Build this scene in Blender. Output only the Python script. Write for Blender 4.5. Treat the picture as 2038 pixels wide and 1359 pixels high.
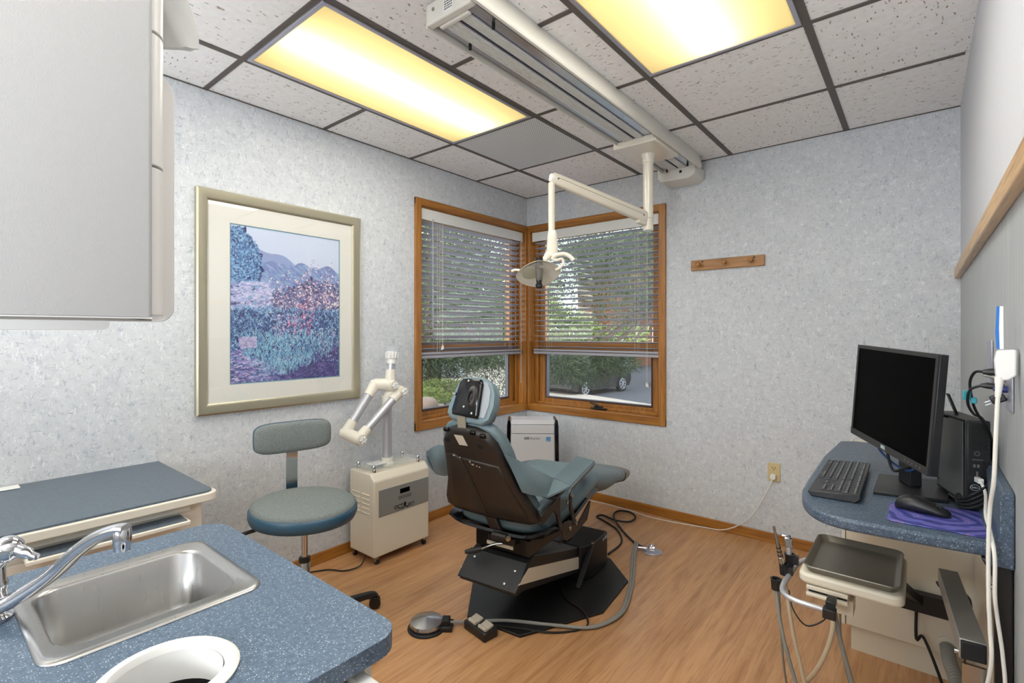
import bpy, bmesh, math, random
import numpy as np
from mathutils import Vector, Matrix
PI = math.pi
for o in list(bpy.data.objects): bpy.data.objects.remove(o)
sc = bpy.context.scene
COL = sc.collection

# ------------------------------------------------------------------ camera
F_PX, HORIZON = 996.0, 662.0
YAW = math.atan(815 / 996)
camd = bpy.data.cameras.new('camera')
cam = bpy.data.objects.new('camera', camd); COL.objects.link(cam)
camd.sensor_fit = 'HORIZONTAL'; camd.sensor_width = 36
camd.lens = F_PX / 2038 * 36
camd.shift_x = 0
camd.shift_y = -(1359 / 2 - HORIZON) / 2038
camd.clip_start = 0.03; camd.clip_end = 300
cam.location = (2.615, -3.398, 1.291)
cam.rotation_euler = (PI / 2, 0, YAW)
sc.camera = cam

# ------------------------------------------------------------------ world, sun, exposure
w = bpy.data.worlds.new('sky'); sc.world = w; w.use_nodes = True
wn = w.node_tree.nodes; wl = w.node_tree.links
bg = wn['Background']
sky = wn.new('ShaderNodeTexSky'); sky.sky_type = 'NISHITA'
sky.sun_elevation = math.radians(38); sky.sun_rotation = math.radians(200)
sky.sun_disc = False; sky.air_density = 1.0; sky.dust_density = 3.0; sky.ozone_density = 1.0
mixs = wn.new('ShaderNodeMixRGB'); mixs.inputs[0].default_value = 0.75
mixs.inputs[2].default_value = (5.0, 5.4, 6.0, 1)
wl.new(sky.outputs[0], mixs.inputs[1]); wl.new(mixs.outputs[0], bg.inputs[0])
bg.inputs[1].default_value = 0.85
sun = bpy.data.lights.new('sun', 'SUN'); sun.energy = 2.6; sun.angle = math.radians(8)
sun.color = (1, .95, .86)
so = bpy.data.objects.new('sun', sun); COL.objects.link(so)
so.rotation_euler = (math.radians(50), 0, math.radians(40))
sc.view_settings.view_transform = 'Standard'
sc.view_settings.look = 'None'
sc.view_settings.exposure = 0.0
sc.view_settings.gamma = 1.0
sc.view_settings.use_curve_mapping = False
LAMP_W = 9.5        # watts of each ceiling fixture
LAMP_C = (.90, .95, 1.0)
# added fill light behind the camera, aimed up to brighten the ceiling
fl = bpy.data.lights.new('ceiling_fill', 'AREA'); fl.shape = 'SQUARE'; fl.size = .9; fl.energy = 74; fl.color = (.90, .95, 1.0)
flo = bpy.data.objects.new('ceiling_fill', fl); COL.objects.link(flo); flo.location = (1.72, -4.4, 1.2)
flo.rotation_euler = (math.radians(180 - 26), 0, math.radians(-8))

W = 2.768   # right wall
H = 2.44    # ceiling
FY = -4.9   # wall behind the camera

# ------------------------------------------------------------------ helpers
def lin(c):
    c = c / 255
    return c / 12.92 if c <= .04045 else ((c + .055) / 1.055) ** 2.4
def rgb(r, g, b): return (lin(r), lin(g), lin(b), 1)

class Nodes:
    def __init__(s, name):
        s.m = bpy.data.materials.new(name); s.m.use_nodes = True
        s.t = s.m.node_tree; s.n = s.t.nodes; s.l = s.t.links
        s.b = s.n['Principled BSDF']; s.out = s.n['Material Output']
    def new(s, k, **kw):
        x = s.n.new(k)
        for a, v in kw.items():
            if a.startswith('i_'):
                key = a[2:]; key = int(key) if key.isdigit() else key.replace('_', ' ')
                if isinstance(v, bpy.types.NodeSocket): s.l.new(v, x.inputs[key])
                else: x.inputs[key].default_value = v
            else: setattr(x, a, v)
        return x
    def coord(s, scale=(1, 1, 1), rot=(0, 0, 0), kind='Object'):
        tc = s.new('ShaderNodeTexCoord')
        mp = s.new('ShaderNodeMapping'); s.l.new(tc.outputs[kind], mp.inputs[0])
        mp.inputs['Scale'].default_value = scale; mp.inputs['Rotation'].default_value = rot
        return mp.outputs[0]
    def noise(s, vec, scale, detail=3, rough=.5, dist=0):
        return s.new('ShaderNodeTexNoise', i_Vector=vec, i_Scale=scale, i_Detail=detail, i_Roughness=rough, i_Distortion=dist)
    def ramp(s, fac, stops):
        r = s.new('ShaderNodeValToRGB'); s.l.new(fac, r.inputs[0])
        e = r.color_ramp.elements
        while len(e) > 1: e.remove(e[-1])
        e[0].position, e[0].color = stops[0][0], stops[0][1]
        for p, c in stops[1:]:
            x = e.new(p); x.color = c
        return r.outputs[0]
    def mix(s, fac, a, b, mode='MIX'):
        x = s.new('ShaderNodeMixRGB', blend_type=mode)
        for i, v in enumerate((fac, a, b)):
            if isinstance(v, bpy.types.NodeSocket): s.l.new(v, x.inputs[i])
            else: x.inputs[i].default_value = v
        return x.outputs[0]
    def math(s, op, a, b=0.0, c=0.0):
        x = s.new('ShaderNodeMath', operation=op)
        for i, v in enumerate((a, b, c)):
            if isinstance(v, bpy.types.NodeSocket): s.l.new(v, x.inputs[i])
            else: x.inputs[i].default_value = v
        return x.outputs[0]
    def bump(s, h, strength=.2, dist=.01):
        x = s.new('ShaderNodeBump', i_Height=h, i_Strength=strength, i_Distance=dist)
        s.l.new(x.outputs[0], s.b.inputs['Normal'])
    def base(s, c):
        if isinstance(c, bpy.types.NodeSocket): s.l.new(c, s.b.inputs['Base Color'])
        else: s.b.inputs['Base Color'].default_value = c
    def set(s, **k):
        for a, v in k.items(): s.b.inputs[a.replace('_', ' ')].default_value = v
        return s

def mat(name, c, rough=.5, metal=0.0, noise=0.0, nscale=60, bump=0.0, spec=None, coat=0, **k):
    q = Nodes(name)
    q.set(Roughness=rough, Metallic=metal)
    if spec is not None: q.set(Specular_IOR_Level=spec)
    if coat: q.set(Coat_Weight=coat)
    col = rgb(*c)
    if noise or bump:
        v = q.coord(); n = q.noise(v, nscale, 4)
        if noise:
            d = tuple(x * (1 - noise) for x in col[:3]) + (1,); l = tuple(min(1, x * (1 + noise)) for x in col[:3]) + (1,)
            q.base(q.ramp(n.outputs['Fac'], [(.3, d), (.7, l)]))
        else: q.base(col)
        if bump: q.bump(n.outputs['Fac'], bump, .004)
    else: q.base(col)
    q.set(**k)
    return q.m

# ------------------------------------------------------------------ materials
def m_wallpaper(name='wallpaper', tint=(1, 1, 1)):
    q = Nodes(name); v = q.coord()
    n0 = q.noise(v, 9, 3, .6, 1.2)
    base = q.ramp(n0.outputs['Fac'], [(.3, rgb(200, 203, 207)), (.7, rgb(209, 212, 215))])
    out = base
    for i, (sc_, rot) in enumerate((((60, 60, 16), (.5, .3, .4)), ((62, 62, 18), (-.6, .5, -.7)), ((24, 60, 60), (.3, .9, .2)), ((60, 22, 60), (.9, .2, .5)))):
        vv = q.coord(sc_, rot)
        n = q.noise(vv, 1.0, 2, .5, .8)
        ln = q.math('ABSOLUTE', q.math('SUBTRACT', n.outputs['Fac'], .5))
        f = q.ramp(ln, [(.0, (1, 1, 1, 1)), (.03, (0, 0, 0, 1))])
        msk = q.noise(v, 22 + 7 * i, 1)
        f2 = q.math('MULTIPLY', f, q.ramp(msk.outputs['Fac'], [(.48, (0, 0, 0, 1)), (.62, (1, 1, 1, 1))]))
        c = rgb(158, 168, 180) if i % 2 else rgb(234, 236, 237)
        out = q.mix(q.math('MULTIPLY', f2, .85), out, c)
    q.base(out); q.set(Roughness=.75, Specular_IOR_Level=.25)
    nb = q.noise(v, 70, 4, .6, 1)
    q.bump(nb.outputs['Fac'], .35, .003)
    return q.m

def m_wood(name, c1, c2, c3, axis=1, scale=1.0, rough=.35, coat=0.2):
    q = Nodes(name)
    s = [26, 26, 26]; s[axis] = 1.6
    v = q.coord(tuple(x * scale for x in s))
    n = q.noise(v, 1.3, 5, .62, .6)
    s2 = [150, 150, 150]; s2[axis] = 5
    n2 = q.noise(q.coord(tuple(x * scale for x in s2)), 1.0, 2)
    c = q.ramp(n.outputs['Fac'], [(.28, rgb(*c1)), (.5, rgb(*c2)), (.72, rgb(*c3))])
    c = q.mix(q.ramp(n2.outputs['Fac'], [(.50, (0, 0, 0, 1)), (.66, (.5, .5, .5, 1))]), c, rgb(*[x * .72 for x in c1]))
    q.base(c); q.set(Roughness=rough, Coat_Weight=coat, Coat_Roughness=.3)
    q.bump(n2.outputs['Fac'], .06, .002)
    return q.m

def m_floor():
    q = Nodes('wood_floor')
    v = q.coord((16, 1.3, 1))
    n = q.noise(v, 1.6, 6, .6, .9)
    n2 = q.noise(q.coord((120, 5, 1)), 1.0, 3)
    br = q.new('ShaderNodeTexBrick', i_Vector=q.coord((1, 1, 1), (0, 0, PI / 2)), i_Scale=1.0, offset=.37)
    br.inputs['Brick Width'].default_value = 1.22; br.inputs['Row Height'].default_value = .125
    br.inputs['Mortar Size'].default_value = .0006
    br.inputs['Color1'].default_value = (.86, .86, .86, 1); br.inputs['Color2'].default_value = (1.06, 1.06, 1.06, 1)
    br.inputs['Mortar'].default_value = (.66, .66, .66, 1)
    c = q.ramp(n.outputs['Fac'], [(.25, rgb(164, 116, 76)), (.45, rgb(188, 140, 96)), (.62, rgb(200, 153, 108)), (.8, rgb(178, 129, 87))])
    c = q.mix(q.ramp(n2.outputs['Fac'], [(.52, (0, 0, 0, 1)), (.7, (.45, .45, .45, 1))]), c, rgb(142, 92, 54))
    c = q.mix(.75, c, br.outputs['Color'], 'MULTIPLY')
    q.base(c); q.set(Roughness=.36, Specular_IOR_Level=.45)
    q.bump(n2.outputs['Fac'], .05, .002)
    return q.m

def m_speckle(name, c0, c1, light, dark, rough=.38, sc=260, amount=1.0):
    q = Nodes(name); v = q.coord()
    n = q.noise(v, 110, 3, .7)
    base = q.ramp(n.outputs['Fac'], [(.36, rgb(*c0)), (.64, rgb(*c1))])
    vo = q.new('ShaderNodeTexVoronoi', i_Vector=v, i_Scale=sc)
    f = q.ramp(vo.outputs['Distance'], [(.20, (1, 1, 1, 1)), (.34, (0, 0, 0, 1))])
    pick = q.ramp(vo.outputs['Color'], [(.55, (0, 0, 0, 1)), (.6, (amount, amount, amount, 1))])
    base = q.mix(q.math('MULTIPLY', f, pick), base, rgb(*light))
    vo2 = q.new('ShaderNodeTexVoronoi', i_Vector=v, i_Scale=sc * .8)
    f2 = q.ramp(vo2.outputs['Distance'], [(.2, (1, 1, 1, 1)), (.34, (0, 0, 0, 1))])
    pick2 = q.ramp(vo2.outputs['Color'], [(.6, (0, 0, 0, 1)), (.65, (.8, .8, .8, 1))])
    base = q.mix(q.math('MULTIPLY', f2, pick2), base, rgb(*dark))
    q.base(base); q.set(Roughness=rough)
    return q.m

def m_ceiling():
    # mineral-fibre tiles: worm-shaped fissures whose direction changes from tile to tile
    q = Nodes('ceiling_tile')
    tc = q.new('ShaderNodeTexCoord'); P = tc.outputs['Object']
    sep = q.new('ShaderNodeSeparateXYZ', i_0=P)
    ix = q.math('FLOOR', q.math('DIVIDE', q.math('SUBTRACT', sep.outputs[0], .41 - .625), .625))
    iy = q.math('FLOOR', q.math('DIVIDE', q.math('SUBTRACT', sep.outputs[1], -.635), .622))
    par = q.math('MODULO', q.math('ADD', q.math('ABSOLUTE', ix), q.math('ABSOLUTE', iy)), 2.0)
    masks = []
    for sx, sy in ((26, 82), (82, 26)):
        mp = q.new('ShaderNodeMapping', i_0=P); mp.inputs['Scale'].default_value = (sx, sy, 1)
        wob = q.noise(P, 60, 2)
        add = q.new('ShaderNodeVectorMath', operation='ADD'); q.l.new(mp.outputs[0], add.inputs[0])
        sc_ = q.new('ShaderNodeVectorMath', operation='SCALE'); q.l.new(wob.outputs['Color'], sc_.inputs[0]); sc_.inputs['Scale'].default_value = 1.1
        q.l.new(sc_.outputs[0], add.inputs[1])
        vo = q.new('ShaderNodeTexVoronoi', i_Vector=add.outputs[0], i_Scale=1.0, i_Randomness=1.0)
        f = q.ramp(vo.outputs['Distance'], [(.15, (1, 1, 1, 1)), (.23, (0, 0, 0, 1))])
        pk = q.ramp(vo.outputs['Color'], [(.42, (0, 0, 0, 1)), (.46, (1, 1, 1, 1))])
        masks.append(q.math('MULTIPLY', f, pk))
    m = q.mix(par, masks[0], masks[1])
    n = q.noise(P, 40, 3)
    base = q.ramp(n.outputs['Fac'], [(.3, rgb(240, 238, 236)), (.7, rgb(248, 247, 245))])
    q.base(q.mix(m, base, rgb(150, 132, 112)))
    q.set(Roughness=.9, Specular_IOR_Level=.1)
    inv = q.math('SUBTRACT', 1.0, m)
    q.bump(inv, .4, .002)
    return q.m

def m_perforated():
    q = Nodes('perforated_metal')
    tc = q.new('ShaderNodeTexCoord'); sep = q.new('ShaderNodeSeparateXYZ', i_0=tc.outputs['Object'])
    p = .0125
    def dots(ox, oy):
        a = q.math('SUBTRACT', q.math('FRACT', q.math('DIVIDE', q.math('ADD', sep.outputs[0], 5 + ox), p)), .5)
        b = q.math('SUBTRACT', q.math('FRACT', q.math('DIVIDE', q.math('ADD', sep.outputs[1], 5 + oy), p * 1.732)), .5)
        b = q.math('MULTIPLY', b, 1.732)
        return q.math('SQRT', q.math('ADD', q.math('MULTIPLY', a, a), q.math('MULTIPLY', b, b)))
    d = q.math('MINIMUM', dots(0, 0), dots(p / 2, p * .866))
    q.base(q.ramp(d, [(.22, rgb(150, 152, 152)), (.32, rgb(226, 228, 228))])); q.set(Roughness=.6)
    return q.m

def m_glass(name='window_glass', tint=(.97, .99, .98), refl=.06):
    q = Nodes(name); q.n.remove(q.b)
    tr = q.new('ShaderNodeBsdfTransparent'); tr.inputs[0].default_value = tint + (1,)
    gl = q.new('ShaderNodeBsdfGlossy'); gl.inputs['Roughness'].default_value = .02
    mx = q.new('ShaderNodeMixShader'); mx.inputs[0].default_value = refl
    q.l.new(tr.outputs[0], mx.inputs[1]); q.l.new(gl.outputs[0], mx.inputs[2]); q.l.new(mx.outputs[0], q.out.inputs[0])
    return q.m

def m_film(name, alpha, col, rough=.3):
    q = Nodes(name)
    q.base(rgb(*col)); q.set(Roughness=rough, Alpha=alpha)
    return q.m

def m_translucent(name, col, t=.5):
    q = Nodes(name); q.n.remove(q.b)
    d = q.new('ShaderNodeBsdfDiffuse'); d.inputs[0].default_value = rgb(*col)
    tr = q.new('ShaderNodeBsdfTranslucent'); tr.inputs[0].default_value = rgb(*col)
    mx = q.new('ShaderNodeMixShader'); mx.inputs[0].default_value = t
    q.l.new(d.outputs[0], mx.inputs[1]); q.l.new(tr.outputs[0], mx.inputs[2])
    return q, mx

def m_diffuser():
    q, mx = m_translucent('prismatic_diffuser', (255, 246, 214), .95)
    em = q.new('ShaderNodeEmission'); em.inputs[0].default_value = (1.0, .80, .48, 1); em.inputs[1].default_value = .03
    ad = q.new('ShaderNodeAddShader'); q.l.new(mx.outputs[0], ad.inputs[0]); q.l.new(em.outputs[0], ad.inputs[1])
    q.l.new(ad.outputs[0], q.out.inputs[0])
    return q.m
def m_emit(name, c, s):
    q = Nodes(name); q.n.remove(q.b)
    em = q.new('ShaderNodeEmission'); em.inputs[0].default_value = c; em.inputs[1].default_value = s
    q.l.new(em.outputs[0], q.out.inputs[0]); return q.m

def m_brushed(name, c, rough=.28, axis=2, b=.02):
    q = Nodes(name)
    s = [240, 240, 240]; s[axis] = 6
    n = q.noise(q.coord(tuple(s)), 1.0, 2)
    q.base(rgb(*c)); q.set(Metallic=1.0)
    r = q.new('ShaderNodeMapRange', i_Value=n.outputs['Fac']); r.inputs['To Min'].default_value = rough - .08; r.inputs['To Max'].default_value = rough + .1
    q.l.new(r.outputs[0], q.b.inputs['Roughness'])
    q.bump(n.outputs['Fac'], b, .0004)
    return q.m

def m_fabric(name, c):
    q = Nodes(name); v = q.coord()
    w1 = q.new('ShaderNodeTexVoronoi', i_Vector=v, i_Scale=330)
    q.base(q.ramp(w1.outputs['Distance'], [(.1, rgb(*[x * 1.06 for x in c])), (.6, rgb(*[x * .84 for x in c]))]))
    q.set(Roughness=.9, Specular_IOR_Level=.2); q.bump(w1.outputs['Distance'], .25, .002)
    return q.m

def m_vertex(name, rough=.35):
    q = Nodes(name)
    a = q.new('ShaderNodeVertexColor', layer_name='Col')
    q.l.new(a.outputs[0], q.b.inputs['Base Color']); q.set(Roughness=rough)
    return q.m

def m_swirl():
    q = Nodes('swirl_print')
    v = q.coord((1, 1, 1), (0, 0, .5))
    n = q.noise(v, 7, 2, .5, 1.5)
    wv = q.new('ShaderNodeTexWave', wave_type='RINGS', rings_direction='SPHERICAL', i_Vector=v, i_Scale=9, i_Distortion=7, i_Detail=2)
    wv.inputs['Detail Scale'].default_value = 1.3
    f = q.mix(.5, wv.outputs['Fac'], n.outputs['Fac'])
    q.base(q.ramp(f, [(.2, rgb(52, 48, 108)), (.45, rgb(72, 80, 158)), (.62, rgb(98, 108, 186)), (.75, rgb(104, 80, 144)), (.9, rgb(205, 205, 235))]))
    q.set(Roughness=.5)
    return q.m

M = dict(
    wall=m_wallpaper(), ceil=m_ceiling(), floor=m_floor(),
    wallup=mat('painted_wall', (206, 207, 212), .8, noise=.02, nscale=90, bump=.1),
    panel=None,
    oak=m_wood('golden_oak', (142, 88, 32), (168, 110, 44), (184, 128, 56), axis=2),
    oakx=m_wood('golden_oak_along_x', (142, 88, 32), (168, 110, 44), (184, 128, 56), axis=0),
    oaky=m_wood('golden_oak_along_y', (142, 88, 32), (168, 110, 44), (184, 128, 56), axis=1),
    rack=m_wood('peg_rack_oak', (140, 92, 42), (170, 118, 60), (186, 138, 78), axis=0, scale=1.3),
    lightoak=m_wood('light_oak_rail', (180, 134, 78), (206, 164, 106), (216, 176, 120), axis=1),
    grid=mat('bronze_grid', (92, 84, 78), .5), tileedge=mat('tile_edge', (190, 150, 115), .9),
    fixture=mat('fixture_frame', (178, 178, 190), .35, .6),
    diffuser=m_diffuser(), tube=m_emit('fluorescent_tube', (1, .95, .86, 1), 8.5),
    housing=mat('white_enamel', (238, 236, 230), .4),
    perf=m_perforated(),
    cream=mat('cream_enamel', (222, 214, 196), .35, noise=.015, nscale=300), creamw=mat('warm_white_enamel', (228, 222, 208), .32),
    creamtube=mat('cream_lacquer_gloss', (226, 219, 203), .22, coat=.4),
    track=mat('track_white', (222, 219, 210), .4), ribs=mat('ribbed_extrusion', (232, 230, 226), .35), alum=m_brushed('aluminium', (200, 203, 212), .3, 1),
    alumz=mat('satin_aluminium', (196, 197, 202), .36, .55),
    black=mat('black_paint', (24, 23, 23), .42), blackp=mat('black_plastic', (30, 30, 31), .38, bump=.15, nscale=400),
    blackshell=mat('black_moulded_shell', (34, 28, 25), .36, bump=.3, nscale=260), blackgloss=mat('black_gloss', (14, 14, 15), .12),
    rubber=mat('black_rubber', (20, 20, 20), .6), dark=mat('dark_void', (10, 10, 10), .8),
    chrome=mat('chrome', (215, 215, 218), .07, 1.0), steel=m_brushed('brushed_steel', (176, 175, 173), .30, 2, .0005), steelrim=mat('polished_steel', (190, 188, 184), .16, 1.0),
    screw=mat('screw_steel', (180, 178, 172), .25, 1.0), traysteel=mat('tray_steel', (132, 126, 116), .36, .6),
    vinyl=mat('teal_vinyl', (98, 115, 121), .42, noise=.05, nscale=14, bump=.08), vinyldark=mat('blue_vinyl', (46, 82, 104), .38, bump=.05, nscale=200),
    vinyllt=mat('pale_teal_vinyl', (112, 131, 138), .42, noise=.04, nscale=14), fabric=m_fabric('grey_green_fabric', (134, 141, 139)),
    clear=m_film('clear_vinyl', .45, (190, 195, 200), .15), toecover=mat('brown_tinted_vinyl', (100, 82, 66), .3),
    counter=m_speckle('blue_speckled_laminate', (70, 88, 108), (94, 113, 133), (186, 198, 208), (46, 60, 80), sc=300),
    counter2=m_speckle('blue_grey_laminate', (78, 90, 104), (92, 104, 116), (120, 132, 142), (60, 72, 86), sc=420, amount=.7),
    desk=m_speckle('slate_speckled_laminate', (60, 74, 90), (80, 95, 112), (170, 182, 194), (38, 48, 62), sc=300),
    glass=m_glass(), screen=m_film('insect_screen', .26, (70, 72, 72), .8), acryl=m_film('clear_acrylic', .16, (225, 235, 238), .05),
    cup=m_film('clear_plastic_cup', .22, (230, 232, 238), .08), bag=m_film('translucent_plastic', .62, (232, 234, 232), .25),
    slat=mat('blind_slat', (172, 171, 180), .4), valance=mat('blind_valance', (226, 226, 222), .5), cord=mat('cord', (214, 206, 188), .7),
    bronze=mat('dark_bronze', (72, 44, 30), .5), brownmetal=mat('sash_metal', (120, 122, 130), .4, .5),
    champagne=m_brushed('champagne_frame', (196, 190, 168), .4, 2), mat_=mat('picture_mount', (226, 224, 216), .9), matb=mat('mount_bevel', (120, 160, 170), .8),
    paint=m_vertex('painted_print', .28), silverpanel=mat('silver_control_panel', (158, 161, 158), .45, .45), logo=mat('logo_ink', (14, 14, 16), .5),
    purif=mat('silver_white_plastic', (206, 205, 207), .35), bluesq=mat('blue_sticker', (28, 130, 190), .5), white=mat('white_plastic', (232, 231, 228), .4),
    swirl=m_swirl(), paper=mat('paper_label', (186, 176, 160), .8), bracket=mat('satin_nickel', (150, 142, 126), .4, .3), greypanel=mat('cabinet_grey_panel', (172, 172, 173), .5, bump=.12, nscale=500),
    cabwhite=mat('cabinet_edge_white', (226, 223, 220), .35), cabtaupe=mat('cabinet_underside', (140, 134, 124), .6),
    graypipe=mat('grey_tubing', (140, 138, 132), .45), creampipe=mat('cream_tubing', (206, 192, 166), .42), whitecord=mat('white_cord', (225, 222, 214), .5),
    blue=mat('blue_plastic', (20, 110, 200), .45), teal=mat('teal_plastic', (40, 140, 155), .5), darkblue=mat('navy_plastic', (24, 34, 90), .4), bluecable=mat('blue_cable', (28, 60, 110), .5),
    ivory=mat('ivory_plate', (208, 188, 140), .45), red=mat('red_label', (180, 50, 34), .6), screenblk=mat('screen_black', (2, 2, 2), .5, spec=.02),
    pcdark=mat('computer_charcoal', (38, 38, 39), .45), pcgrey=mat('computer_side_grey', (112, 112, 110), .35, .3), keyink=mat('key_legend', (190, 200, 208), .6),
    asphalt=mat('asphalt', (74, 76, 82), .9, noise=.12, nscale=8), concrete=mat('concrete', (168, 160, 148), .9, noise=.08, nscale=6), grass=mat('lawn', (78, 88, 46), .95, noise=.35, nscale=5),
    needles=mat('pine_needles', (74, 88, 58), .8, noise=.4, nscale=5), needles2=mat('light_foliage', (112, 126, 66), .8, noise=.35, nscale=4), bark=mat('bark', (86, 70, 58), .9, noise=.3, nscale=20),
    brick=mat('brown_brick', (112, 74, 58), .9, noise=.15, nscale=9), bwin=mat('building_window', (226, 228, 232), .3), roof=mat('roof_shingle', (70, 64, 62), .9),
    carp=mat('dark_car_paint', (66, 62, 62), .25, .4), carglass=mat('car_glass', (34, 38, 42), .08), carp2=mat('silver_car_paint', (160, 168, 176), .3, .4), rock=mat('rock', (160, 140, 126), .9, noise=.2, nscale=9),
    mulch=mat('mulch', (104, 84, 68), .95, noise=.3, nscale=20), cushion=mat('slate_cushion', (84, 96, 100), .5), skinbox=mat('orange_box_print', (196, 140, 96), .6, noise=.4, nscale=25),
)
def m_panel():
    q = Nodes('grey_laminate_panel')
    n = q.noise(q.coord((60, 60, 3)), 1.6, 3)
    q.base(q.ramp(n.outputs['Fac'], [(.3, rgb(158, 162, 164)), (.7, rgb(178, 181, 182))])); q.set(Roughness=.42)
    return q.m
M['panel'] = m_panel()

# ------------------------------------------------------------------ mesh builder
class MB:
    def __init__(s, T=None): s.v = []; s.f = []; s.T = T
    def add(s, vs, fs):
        n = len(s.v)
        for p in vs:
            p = Vector(p)
            s.v.append(s.T @ p if s.T is not None else p)
        s.f += [tuple(i + n for i in f) for f in fs]
        return s
    def box(s, x0, x1, y0, y1, z0, z1):
        return s.add([(x0, y0, z0), (x1, y0, z0), (x1, y1, z0), (x0, y1, z0), (x0, y0, z1), (x1, y0, z1), (x1, y1, z1), (x0, y1, z1)],
                     [(0, 3, 2, 1), (4, 5, 6, 7), (0, 1, 5, 4), (1, 2, 6, 5), (2, 3, 7, 6), (3, 0, 4, 7)])
    def obox(s, c, ax, ay, az, sx, sy, sz):
        c = Vector(c); ax = Vector(ax).normalized() * sx / 2; ay = Vector(ay).normalized() * sy / 2; az = Vector(az).normalized() * sz / 2
        P = [c + i * ax + j * ay + k * az for k in (-1, 1) for i, j in ((-1, -1), (1, -1), (1, 1), (-1, 1))]
        return s.add(P, [(0, 3, 2, 1), (4, 5, 6, 7), (0, 1, 5, 4), (1, 2, 6, 5), (2, 3, 7, 6), (3, 0, 4, 7)])
    def bar(s, a, b, wd, ht, up=(0, 0, 1)):
        a = Vector(a); b = Vector(b); d = (b - a); u = Vector(up); r = d.cross(u).normalized(); u = r.cross(d).normalized()
        return s.obox((a + b) / 2, d, r, u, d.length, wd, ht)
    def prism(s, poly, a, b, axis='z'):
        n = len(poly)
        def P(p, t):
            return {'z': (p[0], p[1], t), 'x': (t, p[0], p[1]), 'y': (p[0], t, p[1])}[axis]
        vs = [P(p, a) for p in poly] + [P(p, b) for p in poly]
        fs = [tuple(range(n))[::-1], tuple(range(n, 2 * n))] + [(i, (i + 1) % n, n + (i + 1) % n, n + i) for i in range(n)]
        return s.add(vs, fs)
    def ext(s, poly3, d):
        n = len(poly3); d = Vector(d)
        vs = [Vector(p) for p in poly3] + [Vector(p) + d for p in poly3]
        return s.add(vs, [tuple(range(n))[::-1], tuple(range(n, 2 * n))] + [(i, (i + 1) % n, n + (i + 1) % n, n + i) for i in range(n)])
    def loft(s, rings, cap=True, closed=False, cap0=True):
        n = len(rings[0]); vs = [p for r in rings for p in r]; fs = []
        m = len(rings)
        for i in range(m - 1 + (1 if closed else 0)):
            for j in range(n):
                a = i * n + j; b = i * n + (j + 1) % n; i2 = (i + 1) % m
                fs.append((a, b, i2 * n + (j + 1) % n, i2 * n + j))
        if cap and not closed:
            (fs.append(tuple(range(n))[::-1]) if cap0 else None); fs.append(tuple((m - 1) * n + j for j in range(n)))
        return s.add(vs, fs)
    def tube(s, pts, r, n=10, closed=False, cap=True):
        pts = [Vector(p) for p in pts]; m = len(pts)
        rs = r if isinstance(r, (list, tuple)) else [r] * m
        rings = []; prev = None
        for i, p in enumerate(pts):
            a = pts[(i - 1) % m] if (i > 0 or closed) else p
            b = pts[(i + 1) % m] if (i < m - 1 or closed) else p
            t = (b - a).normalized()
            if prev is None:
                up = Vector((0, 0, 1)) if abs(t.z) < .9 else Vector((1, 0, 0))
                x = t.cross(up).normalized()
            else:
                x = (prev - t * prev.dot(t)).normalized()
            prev = x; y = t.cross(x)
            rings.append([p + (x * math.cos(2 * PI * k / n) + y * math.sin(2 * PI * k / n)) * rs[i] for k in range(n)])
        return s.loft(rings, cap, closed)
    def lathe(s, prof, c=(0, 0, 0), axis=(0, 0, 1), n=32, sx=1, sy=1, cap=True):
        ax = Vector(axis).normalized(); up = Vector((0, 0, 1)) if abs(ax.z) < .9 else Vector((1, 0, 0))
        x = ax.cross(up).normalized() if abs(ax.z) < .9 else Vector((1, 0, 0)); y = ax.cross(x)
        c = Vector(c)
        return s.loft([[c + ax * h + (x * math.cos(2 * PI * k / n) * sx + y * math.sin(2 * PI * k / n) * sy) * r for k in range(n)] for r, h in prof], cap)
    def cyl(s, a, b, r, n=20): return s.tube([a, b], r, n)
    def sphere(s, c, r, n=16, sz=(1, 1, 1)):
        c = Vector(c)
        rings = [[c + Vector((math.cos(2 * PI * k / n) * math.sin(t) * r * sz[0], math.sin(2 * PI * k / n) * math.sin(t) * r * sz[1], -math.cos(t) * r * sz[2])) for k in range(n)]
                 for t in [.05] + [PI * i / 10 for i in range(1, 10)] + [PI - .05]]
        return s.loft(rings)
    def sheet(s, g, th=0.0, d=None):
        # grid of points -> closed sheet of thickness th
        R = len(g); Cn = len(g[0]); g = [[Vector(p) for p in row] for row in g]
        N = []
        for i in range(R):
            row = []
            for j in range(Cn):
                a = g[min(i + 1, R - 1)][j] - g[max(i - 1, 0)][j]; b = g[i][min(j + 1, Cn - 1)] - g[i][max(j - 1, 0)]
                n = a.cross(b); n = n.normalized() if n.length > 1e-9 else Vector((0, 0, 1)); row.append(n)
            N.append(row)
        A = [g[i][j] + N[i][j] * th / 2 for i in range(R) for j in range(Cn)]
        B = [g[i][j] - N[i][j] * th / 2 for i in range(R) for j in range(Cn)]
        o = R * Cn; fs = []
        for i in range(R - 1):
            for j in range(Cn - 1):
                a, b, c_, e = i * Cn + j, i * Cn + j + 1, (i + 1) * Cn + j + 1, (i + 1) * Cn + j
                fs.append((a, e, c_, b)); fs.append((o + a, o + b, o + c_, o + e))
        for j in range(Cn - 1):
            fs.append((j, j + 1, o + j + 1, o + j)); k = (R - 1) * Cn + j; fs.append((k + 1, k, o + k, o + k + 1))
        for i in range(R - 1):
            a = i * Cn; b = (i + 1) * Cn; fs.append((b, a, o + a, o + b)); a += Cn - 1; b += Cn - 1; fs.append((a, b, o + b, o + a))
        return s.add(A + B, fs)

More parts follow.
